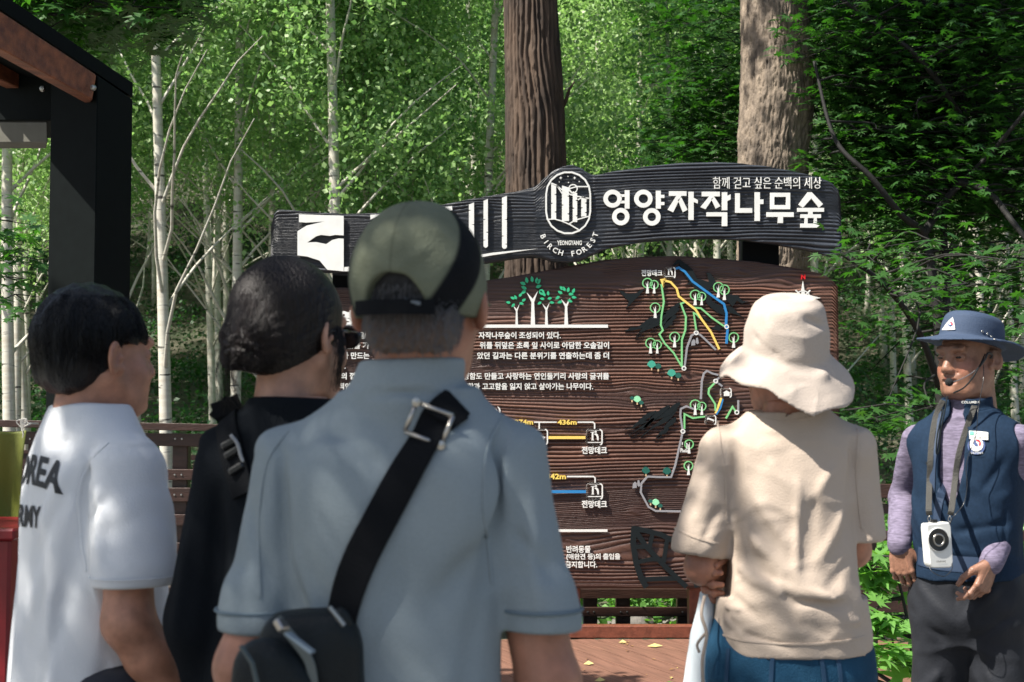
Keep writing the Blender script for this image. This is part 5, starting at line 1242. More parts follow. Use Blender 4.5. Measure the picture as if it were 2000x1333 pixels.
# square metal slider
ctr = Bq(846, 827, 2.0); h = bvb.ray_cast(ctr-FW*.5, FW); c0 = h[0]-FW*.020; ax = Vector((.92, -.05, -.34)).normalized(); ay = Vector((.36, .06, .9)).normalized()
cr = [c0+ax*i*.026+ay*j*.021 for i, j in ((-1, -1), (1, -1), (1, 1), (-1, 1))]
mb = MB()
for i in range(4): mb.tube([cr[i], cr[(i+1) % 4]], .0032, 8)
mb.build('buckle', M_steel, bag, sm=True)
for c_ in (cr[3], cr[1]): mb = MB(); mb.lathe([(0, .003), (.006, .002), (.006, -.003), (0, -.003)], 12, Matrix.Rotation(math.pi/2, 3, 'X'), c_-FW*.003); mb.build('rivet', M_steel, bag)
M_bag = mat('bag_leather', (0.007, 0.011, 0.013), .5, spec=.25, noise=.3, nscale=20, bump=.25, bscale=160)
def slab(name, pix, yf, th, m, par, rnd=.012, h=.0045, puff=.015):
    """padded slab: pixel outline at depth yf, thickness th away from the camera"""
    P2 = [Bq(x, y, yf) for x, y in pix]; xs = [p.x for p in P2]; zs = [p.z for p in P2]; y0 = P2[0].y
    f = Fld((min(xs)-.02, y0-.035, min(zs)-.02), (max(xs)+.02, y0+th+.03, max(zs)+.02), h); X, Y, Z = f.XYZ(); d = -9; n = len(P2)
    ar = sum(P2[i].x*P2[(i+1) % n].z-P2[(i+1) % n].x*P2[i].z for i in range(n)); sg = 1 if ar > 0 else -1; acc = None
    for i in range(n):
        a, b_ = P2[i], P2[(i+1) % n]; ex, ez = b_.x-a.x, b_.z-a.z; L = math.hypot(ex, ez); dd = sg*((X-a.x)*ez-(Z-a.z)*ex)/L+Y*0
        acc = dd if acc is None else np.where(np.maximum(0, 1)*0 == 0, (lambda u, w_, k: np.maximum(u, w_)+np.maximum(k-np.abs(u-w_), 0)**2/(4*k))(acc, dd, rnd*2), 0)
    slabd = np.abs(Y-(y0+th/2))-th/2-puff*np.clip(-acc/.05, 0, 1)
    f.D = (np.maximum(acc, slabd)+np.maximum(rnd*1.6-np.abs(acc-slabd), 0)**2/(4*rnd*1.6)+.0012*wn(X, Y, Z, 40)).astype(np.float32)
    return sobj(name, f.nets(), m, par)
pk = slab('pouch', [(505, 1208), (600, 1190), (672, 1195), (700, 1225), (712, 1420), (500, 1430), (492, 1250)], 1.84, .075, M_bag, bag, puff=.012)
slab('front_pocket', [(452, 1268), (520, 1240), (600, 1300), (640, 1430), (440, 1430)], 1.795, .04, M_bag, bag, puff=.012)
slab('strap_tab', [(640, 1192), (672, 1186), (690, 1215), (680, 1240), (650, 1215)], 1.845, .012, M_bag, bag, rnd=.004, puff=.002)
mb = MB(); mb.tube([Bq(643, 1186, 1.82), Bq(672, 1222, 1.82)], .0035, 8); mb.build('bar', M_steel, bag)
zp = [Bq(x, y, 1.808) for x, y in ((540, 1208), (575, 1250), (603, 1290), (612, 1333), (612, 1370))]
ribbon('zip_track', zp, .012, .003, mat('zip', (.10, .12, .12), .4), bag, nrm=Vector((0, -1, 0)))
mb = MB(); a, b_ = Bq(543, 1210, 1.79), Bq(556, 1232, 1.785); mb.bar(a, b_, .016, .010); mb.build('zip_slider', M_steel, bag, bevel=.002)
mb = MB(); mb.bar(Bq(560, 1236, 1.78), Bq(612, 1276, 1.775), .004, .024, (0, -1, 0)); mb.build('zip_pull', mat('zip_pull', (.18, .23, .27), .5), bag, bevel=.0015)
mb = MB(); mb.tube([Bq(470, 1262, 1.775), Bq(492, 1295, 1.77), Bq(503, 1340, 1.77)], .0035, 6); mb.build('piping', mat('zip2', (.05, .07, .075), .4), bag)

# ---- 2. boy in the white printed T-shirt, d = 2.7
FOLD = 1.5; kB = 2.7/F; loc = Vector(((190-1000)*kB, 2.7, 0)); rz = math.radians(-48); q = PF(loc, rz)
boy = person('boy with a black bowl haircut in a white T-shirt with black print on its back', loc, rz)
armB = [((-.13, 0, 1.30), (-.13, .06, 1.06), (-.10, .16, .86)), ((.145, 0, 1.30), (.178, -.02, 1.05), (.185, .12, .84))]
b = body_core(armB, armr=(.05, .046, .045, .028), sh=1.37); parts = [b.nets()]
HB = (Matrix.Translation(Vector((0, 0, 0))) @ Matrix.Rotation(math.radians(2), 4, 'Z')); hcw = Vector(((190-1000)*kB, 2.7, 1.523)); HB.translation = Vector((*(PF(loc, rz).M @ hcw)[:2], 1.523))
hm = head_mesh(.0034, neck=((0, -.02, -.06), (0, -.04, -.19), .054, .062), jaw=1.35, width=1.03); parts.append((xf(hm[0], HB), hm[1])); hd2 = hand_mesh(.6)
for a, pal in zip(armB, ((1, 0, 0), (-1, 0, 0))): parts.append(place_hand(hd2, a[2], Vector(a[2])-Vector(a[1]), pal))
M_skinB = skin('boy_skin', (.52, .25, .16)); sobj('body', joinm(parts), M_skinB, boy)
f = Fld((-.34, -.24, .72), (.34, .24, 1.50), .0056)
f.loft([(.74, .188, .150, 0, .0), (.95, .178, .135, 0, 0), (1.12, .172, .125, 0, 0), (1.26, .172, .118, 0, -.008), (1.33, .165, .105, 0, -.012), (1.385, .12, .085, 0, -.015), (1.435, .068, .066, 0, -.012)], p=2.4)
for sx in (-1, 1):
    f.rc((sx*.05, -.01, 1.385), (sx*.155, 0, 1.32), .045, .058, .05); f.rc((sx*.165, 0, 1.31), (sx*.222 if sx > 0 else -.165, -.012 if sx > 0 else .05, 1.135), .062 if sx > 0 else .055, .075 if sx > 0 else .06, .03, sq=(1, 1.08, 1))
X, Y, Z = f.XYZ(); f.D = np.where((np.abs(X) > .168) & (Z < 1.115), np.maximum(f.D, 1.115-Z+.0*X), f.D)
f.rc((0, -.012, 1.405), (0, -.012, 1.45), .064, .060, .008); f.rc((0, -.012, 1.40), (0, -.012, 1.52), .054, .050, 0, sub=True); f.D = np.maximum(f.D, Z-1.440+0*X)
for a, c, w_, am in (((.15, .05, 1.36), (.155, -.10, 1.30), .010, -.006), ((.145, -.06, 1.35), (.135, -.10, 1.12), .014, -.010), ((.12, -.1, 1.33), (.05, -.125, 1.2), .018, .006), ((.13, -.1, 1.25), (.02, -.13, 1.05), .022, .007), ((.135, -.1, 1.15), (.06, -.14, .85), .02, -.006),
                  ((.10, -.12, 1.18), (.10, -.14, .8), .022, .008), ((-.05, -.12, 1.25), (-.03, -.14, .8), .03, .007), ((-.13, -.1, 1.2), (-.12, -.13, .8), .03, .006), ((.19, -.07, 1.30), (.24, -.09, 1.16), .014, .006), ((.16, -.06, 1.22), (.23, -.08, 1.28), .012, -.005),
                  ((.22, .05, 1.28), (.20, .08, 1.14), .014, .006), ((.02, -.10, 1.36), (.09, -.09, 1.37), .012, -.004), ((.18, .02, 1.05), (.17, .06, .8), .02, .009), ((.17, -.03, 1.0), (.16, -.08, .78), .018, -.007)): f.fold(a, c, w_, am)
f.D -= .004*wn(X, Y, Z*.4, 15)+.0012*wn(X, Y, Z*.5, 45, 7, 5)
tee = f.nets(); tee[0][:, 0] *= np.interp(tee[0][:, 2], [1.36, 1.42], [.84, 1.0]); M_tee = mat('white_jersey', (.72, .735, .76), .8, bump=.2, bscale=350, crease=.4); ts = sobj('t_shirt', tee, M_tee, boy); bt = bvh_of(tee)
pts = [Vector((.187+.067*math.cos(a), -.012+.083*math.sin(a), 1.132)) for a in np.linspace(0, 6.283, 30)]
mb = MB(); mb.tube(pts, .0016, 4, False); mb.build('hem_stitching', M_tee, ts, sm=True); DB = (q.M.to_3x3() @ Vector((0, 1, 0))).normalized()
ribbon('seam', [q(x, y, 2.7) for x, y in ((252, 862), (215, 905), (198, 960), (200, 1040), (212, 1100))], .005, .0013, M_tee, ts, bvh=bt, dirn=DB, off=.0004, sub=5)
M_print = mat('black_print', (.014, .016, .02), .6)
# print on the back: arched word and a line below it
cB = Vector((-.020, -.13, 1.318)); MB_ = Matrix(((1, 0, 0), (0, 0, 1), (0, 1, 0))).transposed(); MBm = Matrix(((1, 0, 0, cB.x), (0, 0, 1, -.4), (0, 1, 0, cB.z), (0, 0, 0, 1)))
Dn = Vector((0, 1, 0))
def arch(p): return (p.x, p.y+.030*math.cos(p.x*9)-.03, 0)
flat_text('KOREA', MBm, .235, .056, ts, M_print, bold=.03, bvh=bt, dirn=Dn, off=.0022, mapf=arch)
MBm2 = MBm.copy(); MBm2.translation = (cB.x, -.4, cB.z-.085); flat_text('ARMY', MBm2, .125, .040, ts, M_print, bold=.03, bvh=bt, dirn=Dn, off=.0022)
f = Fld((-.27, -.2, .05), (.27, .22, 1.0), .009); trousers(f, waist=.95, loose=1.1); sobj('trousers', f.nets(), mat('navy_shorts', (.02, .024, .035), .8, bump=.2), boy); shoes(boy, M_shoe)
# bowl hair
f = Fld((-.115, -.15, -.10), (.115, .13, .17), .003)
f.el((0, -.019, .041), (.0925, .110, .1015), 0); f.rc((-.025, -.070, -.022), (.025, -.070, -.022), .042, .042, .03)
X, Y, Z = f.XYZ(); f.D = np.maximum(f.D, np.where(Y > .005, .030+.10*np.clip(.055-Y, 0, 1)*0-Z-.004*np.sin(X*190), -.068-Z)+0*X)
for sx in (-1, 1): f.el((sx*.10, .018, -.030), (.036, .050, .054), .008, sub=True)
f.el((0, .12, -.02), (.15, .035, .055), .01, sub=True); f.el((0, -.125, -.115), (.1, .05, .045), .02, sub=True)
f.D += .0018*wn(X*2.2, Y*2.2, Z*.25, 120)+.0022*wn(X, Y, Z*.3, 45)
hb = f.nets(); sobj('hair', (xf(hb[0], HB), hb[1]), M_hairb, boy); bh = bvh_of(hb); ph = []
for k in range(3600):
    a = r3.uniform(0, 6.283); z0 = .13*r3.rand()**.5; pth = []
    a0 = a; zz = np.linspace(z0+.02, z0-.075-.03*r3.rand(), 6); aa = a0+np.cumsum(r3.normal(size=6)*.035)
    for t_, z in enumerate(zz):
        o = Vector((math.cos(aa[t_])*.4, math.sin(aa[t_])*.4-.02, z+.02)); h = bh.ray_cast(o, (Vector((0, -.02, z*.6+.02))-o).normalized())
        if h[0] is None: break
        pth.append(HB @ (h[0]+h[1]*(.0008+.0016*(t_/5)*r3.rand())))
    if len(pth) > 3 and all((pth[i]-pth[i+1]).length < .04 for i in range(len(pth)-1)): ph.append(pth)
strands('hair_strands', ph, M_hairb, boy, .0008)['kind'] = 'stuff'

FOLD = 1.3
# ---- 3. woman with a bun, black top, d = 2.5
kW = 2.5/F; loc = Vector(((585-1000)*kW, 2.5, 0)); q = PF(loc, 0)
wom = person('woman in a black top with her dark hair tied in a low bun', loc, 0)
armW = [((-.13, 0, 1.31), (-.165, 0, 1.06), (-.145, .07, .82)), ((.13, 0, 1.31), (.165, 0, 1.06), (.145, .07, .82))]
b = body_core(armW, sh=1.38); parts = [b.nets()]; HW = Matrix.Translation(((572-585)*kW, .01, 1.552)) @ Matrix.Rotation(math.radians(-32), 4, 'Z')
hm = head_mesh(.0034, neck=((0, -.02, -.06), (.004, -.045, -.2), .048, .056), jaw=.95, width=.95); parts.append((xf(hm[0], HW), hm[1])); hd3 = hand_mesh(.7)
for a, pal in zip(armW, ((1, 0, 0), (-1, 0, 0))): parts.append(place_hand(hd3, a[2], Vector(a[2])-Vector(a[1]), pal))
M_skinC = skin('fair_skin', (.52, .28, .19)); sobj('body', joinm(parts), M_skinC, wom)
f = Fld((-.32, -.22, .74), (.32, .22, 1.48), .0062)
f.loft([(.76, .205, .15, 0, 0), (.95, .185, .14, 0, 0), (1.15, .165, .125, 0, 0), (1.3, .165, .11, 0, 0), (1.365, .14, .09, 0, 0), (1.41, .085, .075, -.01, -.01), (1.45, .06, .062, -.012, -.014)], p=2.4)
for sx in (-1, 1):
    f.rc((sx*.05, -.01, 1.38), (sx*.145, 0, 1.335), .045, .054, .05); f.rc((sx*.155, 0, 1.325), (sx*.205, -.0, 1.06), .060, .068, .03); f.rc((sx*.205, 0, 1.06), (sx*.18, .07, .84), .066, .050, .03)
X, Y, Z = f.XYZ(); f.D = np.maximum(f.D, Z-1.446+0*X); f.rc((-.008, -.012, 1.42), (-.008, -.012, 1.5), .049, .049, 0, sub=True)
for a, c, w_, am in (((-.15, -.07, 1.28), (-.16, -.11, .9), .02, -.012), ((-.1, -.1, 1.2), (-.12, -.14, .8), .025, .008), ((-.21, -.05, 1.25), (-.24, -.07, 1.05), .015, .006)): f.fold(a, c, w_, am)
f.D -= .004*wn(X, Y, Z*.5, 16); tb = f.nets(); tb[0][:, 0] *= np.interp(tb[0][:, 2], [1.36, 1.42], [.83, 1.0]); sobj('top', tb, M_blackcl, wom); bw = bvh_of(tb)
f = Fld((-.26, -.2, .05), (.26, .22, 1.0), .009); trousers(f, waist=.97, w0=.15); sobj('trousers', f.nets(), mat('dark_skirt', (.012, .013, .016), .8), wom); shoes(wom, M_shoe)
f = Fld((-.13, -.19, -.13), (.13, .13, .17), .003)
f.el((0, -.022, .040), (.090, .112, .104), 0); f.el((0, -.085, -.008), (.062, .048, .052), .03)
for k, (dx, dz, rr_) in enumerate(((-.028, .01, .027), (.02, .018, .026), (0, -.018, .028), (-.035, -.03, .02), (.022, -.036, .018))): f.el((dx*.9-.005, -.122, dz*.9-.010), (rr_, rr_*.9, rr_), .016)
f.el((0, .135, -.03), (.14, .10, .11), .02, sub=True); f.el((0, -.06, -.15), (.09, .055, .08), .01, sub=True)
X, Y, Z = f.XYZ(); r_ = np.hypot(X+.005, Z+.02); an = np.arctan2(Z+.02, X+.005)
f.D += (.0013*np.sin(an*26+3*wn(X, Y, Z, 30))*np.clip(1-r_/.12, 0, 1)*np.clip(r_/.02, 0, 1)+.001*wn(X*1.5, Y, Z*.4, 70))*(1+0*Y)
hw = f.nets(); sobj('hair', (xf(hw[0], HW), hw[1]), M_hairbr, wom); bh = bvh_of(hw); ph = []
bun = Vector((-.005, -.118, -.02))
for k in range(3600):
    d0 = Vector((r3.normal(), -abs(r3.normal())*.6+.3, r3.normal()+.5)).normalized(); p0 = Vector((0, -.03, .03))+d0*.2; pth = []
    for t_ in np.linspace(0, 1, 8):
        tgt = p0.lerp(bun+(bun-Vector((0, -.03, .03))).normalized()*.1, t_*.85); h = bh.ray_cast(tgt+(tgt-Vector((0, -.03, .02)))*.6, (Vector((0, -.03, .02))-tgt).normalized())
        if h[0] is None: break
        pth.append(HW @ (h[0]+h[1]*.0012))
    if len(pth) > 5 and all((pth[i]-pth[i+1]).length < .05 for i in range(len(pth)-1)): ph.append(pth)
for k in range(34):   # loose ends left of the bun and wisps by the ear
    s = Vector((-.055+r3.normal()*.012, -.095+r3.normal()*.01, -.03)); ph.append([HW @ p for p in bez([s, s+Vector((-.012+r3.normal()*.006, -.005, -.03)), s+Vector((-.006+r3.normal()*.012, 0, -.065)), s+Vector((r3.normal()*.016, .004, -.09-.02*r3.rand()))], 3)])
for k in range(60):
    s = Vector((.080+r3.normal()*.003, .022+r3.normal()*.006, .02)); ph.append([HW @ p for p in bez([s, s+Vector((.008, .0, -.03)), s+Vector((.006+r3.normal()*.003, -.004, -.07)), s+Vector((-.004+r3.normal()*.004, .002, -.105-.01*r3.rand()))], 3)])
strands('hair_strands', ph, M_hairbr, wom, .0008)['kind'] = 'stuff'
f = Fld((-.05, -.05, -.05), (.05, .05, .05), .0024); f.el((0, 0, 0), (.036, .026, .034), 0); X, Y, Z = f.XYZ(); an = np.arctan2(Z, X); rd = np.sqrt(X*X+Z*Z)
f.D += .0022*np.sin(an*7+rd*130)*np.clip(rd/.02, 0, 1)+.0012*np.sin(an*23+rd*260)+.006*np.exp(-(rd/.008)**2)*(Y < 0); bn = f.nets(); HBN = HW @ Matrix.Translation((-.004, -.128, -.018)); sobj('hair_bun', (xf(bn[0], HBN), bn[1]), M_hairbr, wom); bbn = bvh_of(bn); ph = []
for k in range(420):
    a0 = r3.uniform(0, 6.283); pth = []
    for t_ in range(7):
        rr_ = .004+.036*t_/6; aa = a0+t_*.16; h = bbn.ray_cast(Vector((math.cos(aa)*rr_, -.1, math.sin(aa)*rr_)), Vector((0, 1, 0)))
        if h[0] is None: break
        pth.append(HBN @ (h[0]+h[1]*.0012))
    if len(pth) > 3: ph.append(pth)
for k in range(40):
    d0 = Vector((r3.normal(), r3.normal()*.4-.3, r3.normal())).normalized(); s = d0*.028; ph.append([HBN @ p for p in bez([s, s+d0*.012+Vector((r3.normal(), r3.normal(), r3.normal()))*.006, s+d0*.022+Vector((r3.normal()*.01, 0, -.012+r3.normal()*.01))], 4)])
strands('bun_strands', ph, M_hairbr, wom, .0007)['kind'] = 'stuff'
# sunglasses
sg = empty('sunglasses', loc, 0, 'dark sunglasses worn by the woman with the bun', 'glasses'); M_lens = mat('dark_lens', (.012, .012, .014), .12)
mb = MB()
for sx in (-1, 1): mb.lathe([(0, .0), (.020, .001), (.026, .003), (.026, .006), (0, .004)], 20, HW.to_3x3() @ Matrix.Rotation(sx*.28, 3, 'Z') @ Matrix.Rotation(-math.pi/2, 3, 'X') @ Matrix.Scale(.86, 3, (0, 1, 0)), HW @ Vector((sx*.034, .108, .008)))
mb.build('lens', M_lens, sg, sm=True); mb = MB()
mb.tube([HW @ Vector(p) for p in ((.062, .098, .014), (.077, .05, .014), (.083, .0, .012), (.082, -.02, .0))], .0028, 6); mb.build('temple_arm', M_lens, sg, sm=True)
# backpack harness over the left shoulder
hp = empty('backpack_strap', loc, 0, 'black shoulder harness with plastic buckle on the woman with the bun', 'strap')
wq = lambda x, y: q(x, y, 2.5)
ribbon('webbing', [wq(425, 792), wq(447, 812), wq(462, 850), wq(478, 900), wq(500, 960)], .044, .006, M_webbing, hp, bvh=bw, dirn=FW, off=.004)
ribbon('keeper', [wq(418, 805), wq(445, 795), wq(470, 785)], .03, .008, M_webbing, hp, bvh=bw, dirn=FW, off=.012)
M_plastic = mat('black_plastic', (.012, .013, .015), .28)
for a, c in (((452, 872), (482, 856)), ((460, 890), (490, 872)), ((470, 920), (497, 903))):
    mb = MB(); A_, B_ = wq(*a), wq(*c); yy = bw.ray_cast(A_.lerp(B_, .5)-FW*.5, FW)[0].y-.016; A_.y = yy; B_.y = yy; mb.bar(A_, B_, .012, .012); mb.build('buckle', M_plastic, hp, bevel=.003)
mb = MB(); yy = bw.ray_cast(wq(478, 880)-FW*.5, FW)[0].y-.02; pts = [wq(472, 848), wq(485, 865), wq(492, 890), wq(500, 905)]
for p in pts: p.y = yy
mb.tube(bez(pts, 4), .0035, 6); mb.build('cord', mat('grey_cord', (.25, .26, .28), .5), hp, sm=True)

# ---- 4. woman in the beige bucket hat, d = 3.1
kH = 3.1/F; loc = Vector(((1538-1000)*kH, 3.1, 0)); q = PF(loc, 0)
lady = person('woman from behind in a beige T-shirt and blue jeans wearing a cream bucket hat', loc, 0)
armH = [((-.15, 0, 1.31), (-.188, .0, 1.09), (-.10, .19, 1.07)), ((.15, 0, 1.31), (.155, .07, 1.12), (.02, .22, 1.06))]
b = body_core(armH, sh=1.38, armr=(.046, .038, .038, .026)); parts = [b.nets()]; HL = Matrix.Translation(((1538-1538)*kH-.004, .02, 1.53)) @ Matrix.Rotation(math.radians(8), 4, 'Z')
hm = head_mesh(.004, neck=((0, -.02, -.06), (.0, -.045, -.2), .048, .056), width=.96); parts.append((xf(hm[0], HL), hm[1]))
M_skinD = skin('light_brown_skin', (.48, .22, .14))
hd4 = hand_mesh([1.0, 1.0, 1.0, .95], h=.0024); parts.append(place_hand(hd4, armH[0][2], Vector(armH[0][2])-Vector(armH[0][1]), (0, -1, .2)))
hq = hand_mesh([.95, 1.0, 1.05, 1.0], side=1, h=.0022, spread=.10)     # right hand gripping the left forearm: fingers come round towards the camera
HQ = place_hand(hq, (-.105, .075, 1.085), (-.82, -.55, -.25), (.45, -.8, -.3)); parts.append(HQ)
sobj('body', joinm(parts), M_skinD, lady)
f = Fld((-.32, -.2, .88), (.30, .2, 1.47), .0048)
f.loft([(.915, .182, .122, 0.002, 0), (.955, .180, .125, 0, 0), (.985, .168, .125, 0, 0), (1.03, .170, .135, 0, -.004), (1.07, .160, .128, 0, 0), (1.15, .152, .115, .006, 0), (1.27, .152, .108, 0, 0), (1.35, .15, .09, 0, 0), (1.395, .105, .075, 0, 0), (1.432, .068, .06, 0, -.01)], p=2.4)
for sx in (-1, 1): f.rc((sx*.05, -.008, 1.372), (sx*.15, 0, 1.335), .045, .054, .05)
f.rc((-.165, 0, 1.325), (-.215, -.005, 1.14), .060, .066, .025, sq=(1, .95, 1)); f.rc((.165, 0, 1.325), (.178, .0, 1.16), .056, .056, .025)
X, Y, Z = f.XYZ(); zc_ = np.where(X < 0, 1.118-.18*(X+.215), 1.147+.05*(X-.18)); f.D = np.where((np.abs(X) > .147) & (Z < zc_) & (Z > 1.03), np.maximum(f.D, zc_-Z+0*X+0*Y), f.D)
f.D = np.maximum(f.D, Z-1.428-.03*Y+0*X); f.rc((0, -.012, 1.40), (0, -.012, 1.5), .054, .054, 0, sub=True)
FL = [((-.14, -.06, 1.36), (-.145, -.10, 1.12), .012, -.010), ((.14, -.06, 1.36), (.14, -.10, 1.14), .012, -.008), ((-.12, -.1, 1.17), (.02, -.125, 1.05), .013, .008), ((-.13, -.1, 1.14), (-.02, -.13, 1.03), .011, -.008), ((-.10, -.1, 1.24), (-.02, -.12, 1.14), .014, .005),
      ((-.14, -.08, 1.10), (-.04, -.135, 1.045), .010, .009), ((-.12, -.11, 1.075), (.10, -.145, 1.035), .011, .009), ((-.02, -.13, 1.03), (.14, -.12, 1.02), .010, -.008), ((-.16, -.08, 1.0), (.0, -.13, .965), .010, .007), ((-.17, -.08, .975), (-.02, -.13, .935), .009, -.004),
      ((.0, -.11, 1.28), (-.01, -.13, 1.08), .012, .006), ((.04, -.11, 1.26), (.02, -.13, 1.10), .012, -.005), ((.12, -.1, 1.22), (.05, -.12, 1.12), .014, .006), ((.13, -.1, 1.12), (.06, -.13, 1.06), .011, -.006), ((.10, -.1, 1.32), (.03, -.11, 1.24), .012, .004), ((-.07, -.1, 1.33), (.0, -.11, 1.24), .012, .004),
      ((-.05, -.1, 1.385), (.06, -.1, 1.375), .008, -.005), ((-.03, -.1, 1.355), (.05, -.1, 1.35), .010, -.005), ((-.2, -.05, 1.28), (-.25, -.05, 1.16), .012, .005), ((-.18, -.06, 1.22), (-.22, -.07, 1.15), .010, -.005), ((.0, -.13, 1.0), (.15, -.1, .985), .009, .005), ((.03, -.13, .975), (.10, -.13, .93), .009, -.004),
      ((-.15, -.08, 1.04), (-.10, -.12, 1.0), .008, -.007), ((-.165, -.06, .99), (-.13, -.10, .96), .007, .004), ((-.165, -.06, 1.015), (-.13, -.10, 1.01), .007, .006)]
for a, c, w_, am in FL: f.fold(a, c, w_, am)
n1 = wn(X, Y, Z, 22, 7, 2); f.D -= .003*wn(X, Y, Z*.8, 18)+.0022*(1-np.abs(wn(X+Z*.5, Y, Z-X*.6, 30, 7, 4)))**3+.0014*wn(X*1.2+n1*.02, Y, Z, 62, 7, 6)
tl = f.nets(); tl[0][:, 0] = (tl[0][:, 0])*np.interp(tl[0][:, 2], [1.0, 1.08, 1.34, 1.42], [.94, .91, .87, .98]); M_beige = mat('beige_cotton', (.47, .385, .315), .85, bump=.2, bscale=300, crease=.45, cscale=12); bs_ = sobj('t_shirt', tl, M_beige, lady)
mb = MB(); mb.tube(bez([q(1376, 1165, 3.05), q(1370, 1200, 3.03), q(1380, 1240, 3.02), q(1372, 1290, 3.02), q(1374, 1350, 3.03)], 6), .0035, 6); mb.tube(bez([q(1380, 1235, 3.02), q(1362, 1258, 3.03), q(1366, 1275, 3.03)], 4), .003, 6); mb.build('drawstring', M_beige, bs_, sm=True)
f = Fld((-.27, -.2, .05), (.27, .22, 1.02), .006); trousers(f, waist=.99, w0=.172, d0=.118); X, Y, Z = f.XYZ(); f.D -= .002*wn(X, Y, Z*.5, 25)
jn = f.nets(); jo = sobj('jeans', jn, M_jean, lady); bj = bvh_of(jn); shoes(lady, mat('cream_shoe', (.55, .45, .36), .7, bump=.3), .1)
M_stitch = mat('denim_seam', (.01, .045, .10), .8)
for px in (1412, 1490, 1578, 1610): ribbon('seam', [q(px, 1255, 3.1), q(px-(3 if px < 1500 else -6), 1290, 3.1), q(px-(5 if px < 1500 else -10), 1340, 3.1), q(px-(5 if px < 1500 else -12), 1400, 3.1)], .009, .0016, M_stitch, jo, bvh=bj, dirn=FW, off=.001)
btl = bvh_of(tl)
for L_ in ([(1402, 822), (1400, 870), (1408, 930), (1412, 1010)], [(1668, 830), (1660, 890), (1662, 960), (1672, 1030)], [(1318, 1032), (1350, 1045), (1395, 1058)], [(1400, 1232), (1450, 1238), (1560, 1240), (1670, 1232)], [(1470, 812), (1530, 822), (1590, 812)]): ribbon('seam', [q(x, y, 3.1) for x, y in L_], .0045, .0012, M_beige, bs_, bvh=btl, dirn=FW, off=.0004, sub=6)
FOLD = 1.2
f = Fld((-.19, -.20, -.16), (.17, .20, .16), .0030); X, Y, Z = f.XYZ(); R_ = np.sqrt((X/.96)**2+(Y/1.10)**2)
f.loft([(-.012, .098, .112, 0, -.012), (.02, .098, .112, 0, -.012), (.06, .094, .108, 0, -.012), (.100, .086, .098, .002, -.012), (.122, .075, .085, .004, -.012), (.132, .055, .06, .004, -.012)], p=2.1, k=.01)
th_ = np.arctan2(X+.01, -(Y+.012)); rr_ = np.sqrt((X+.004)**2+((Y+.012)*.93)**2); zb_ = .022-(rr_-.085)*.98-.012*np.sin(th_*3+.5)*np.clip((rr_-.08)*14, 0, 1)-.006*np.sin(th_*7+1)*np.clip((rr_-.09)*14, 0, 1)+.018*np.cos(th_+2.2)*np.clip((rr_-.08)*12, 0, 1)
Rm = .150+.012*np.cos(th_-.2)+.006*np.sin(th_*2)
brim = np.maximum(np.maximum(np.abs(Z-zb_)*.70-.0052+.004*np.clip((rr_-Rm+.012)/.012, 0, 1)**2, rr_-Rm), .05-rr_); hh = np.maximum(.006-np.abs(f.D-brim), 0)/.006; f.D = np.minimum(f.D, brim)-hh*hh*.0015
for a, c, w_, am in (((-.06, -.09, .09), (.0, -.1, .03), .014, .006), ((.0, -.10, .11), (.03, -.1, .06), .010, .006), ((.02, -.11, .10), (.07, -.08, .08), .010, -.006), ((-.08, -.06, .06), (-.03, -.11, .02), .010, -.006), ((-.1, -.1, -.03), (.02, -.14, -.02), .010, .007), ((-.02, -.14, -.06), (.08, -.12, -.01), .012, .008),
                  ((-.03, -.03, .134), (.03, .02, .132), .02, -.008), ((-.04, -.06, .12), (.04, -.07, .115), .010, .005), ((-.11, .0, -.01), (-.09, -.09, -.03), .01, .005), ((.03, -.09, .05), (.08, -.07, .04), .01, .005)): f.fold(a, c, w_, am)
f.D -= .0022*(1-np.abs(wn(X, Y, Z, 34, 7, 9)))**3+.0012*wn(X, Y, Z, 80, 7, 2)
ht = f.nets(); M_hat = mat('cream_cotton', (.45, .385, .335), .85, noise=.06, nscale=200, bump=.2, bscale=300, crease=.22, cscale=14); HT = Matrix.Translation((-.003, .012, 1.546)) @ Matrix.Rotation(math.radians(-1), 4, 'Y') @ Matrix.Rotation(math.radians(13), 4, 'X') @ Matrix.Diagonal((.93, 1, 1.0, 1))
ho = sobj('bucket_hat', (xf(ht[0], HT), ht[1]), M_hat, lady)
# white crumpled bag hanging at her left
bgl = q(1362, 1185, 3.12); f = Fld((-.09, -.08, -.42), (.09, .08, .10), .0045)
f.loft([(-.40, .035, .03, -.0, 0), (-.25, .035, .03, -.004, 0), (-.12, .030, .03, .002, 0), (-.04, .020, .02, .012, 0), (.03, .012, .012, .022, .01)], p=2); X, Y, Z = f.XYZ(); f.D -= .004*(1-np.abs(wn(X*2, Y, Z*.8, 30, 7, 1)))**2+.003*wn(X, Y, Z*.5, 40)
wb = f.nets(); me = npmesh('plastic_bag', wb[0], wb[1]); smooth(me); obj('plastic_bag', me, mat('white_plastic', (.62, .68, .72), .3), label='crumpled white plastic bag hanging from the hand of the woman in the bucket hat', cat='bag', loc=loc+bgl)
FOLD = 1.2
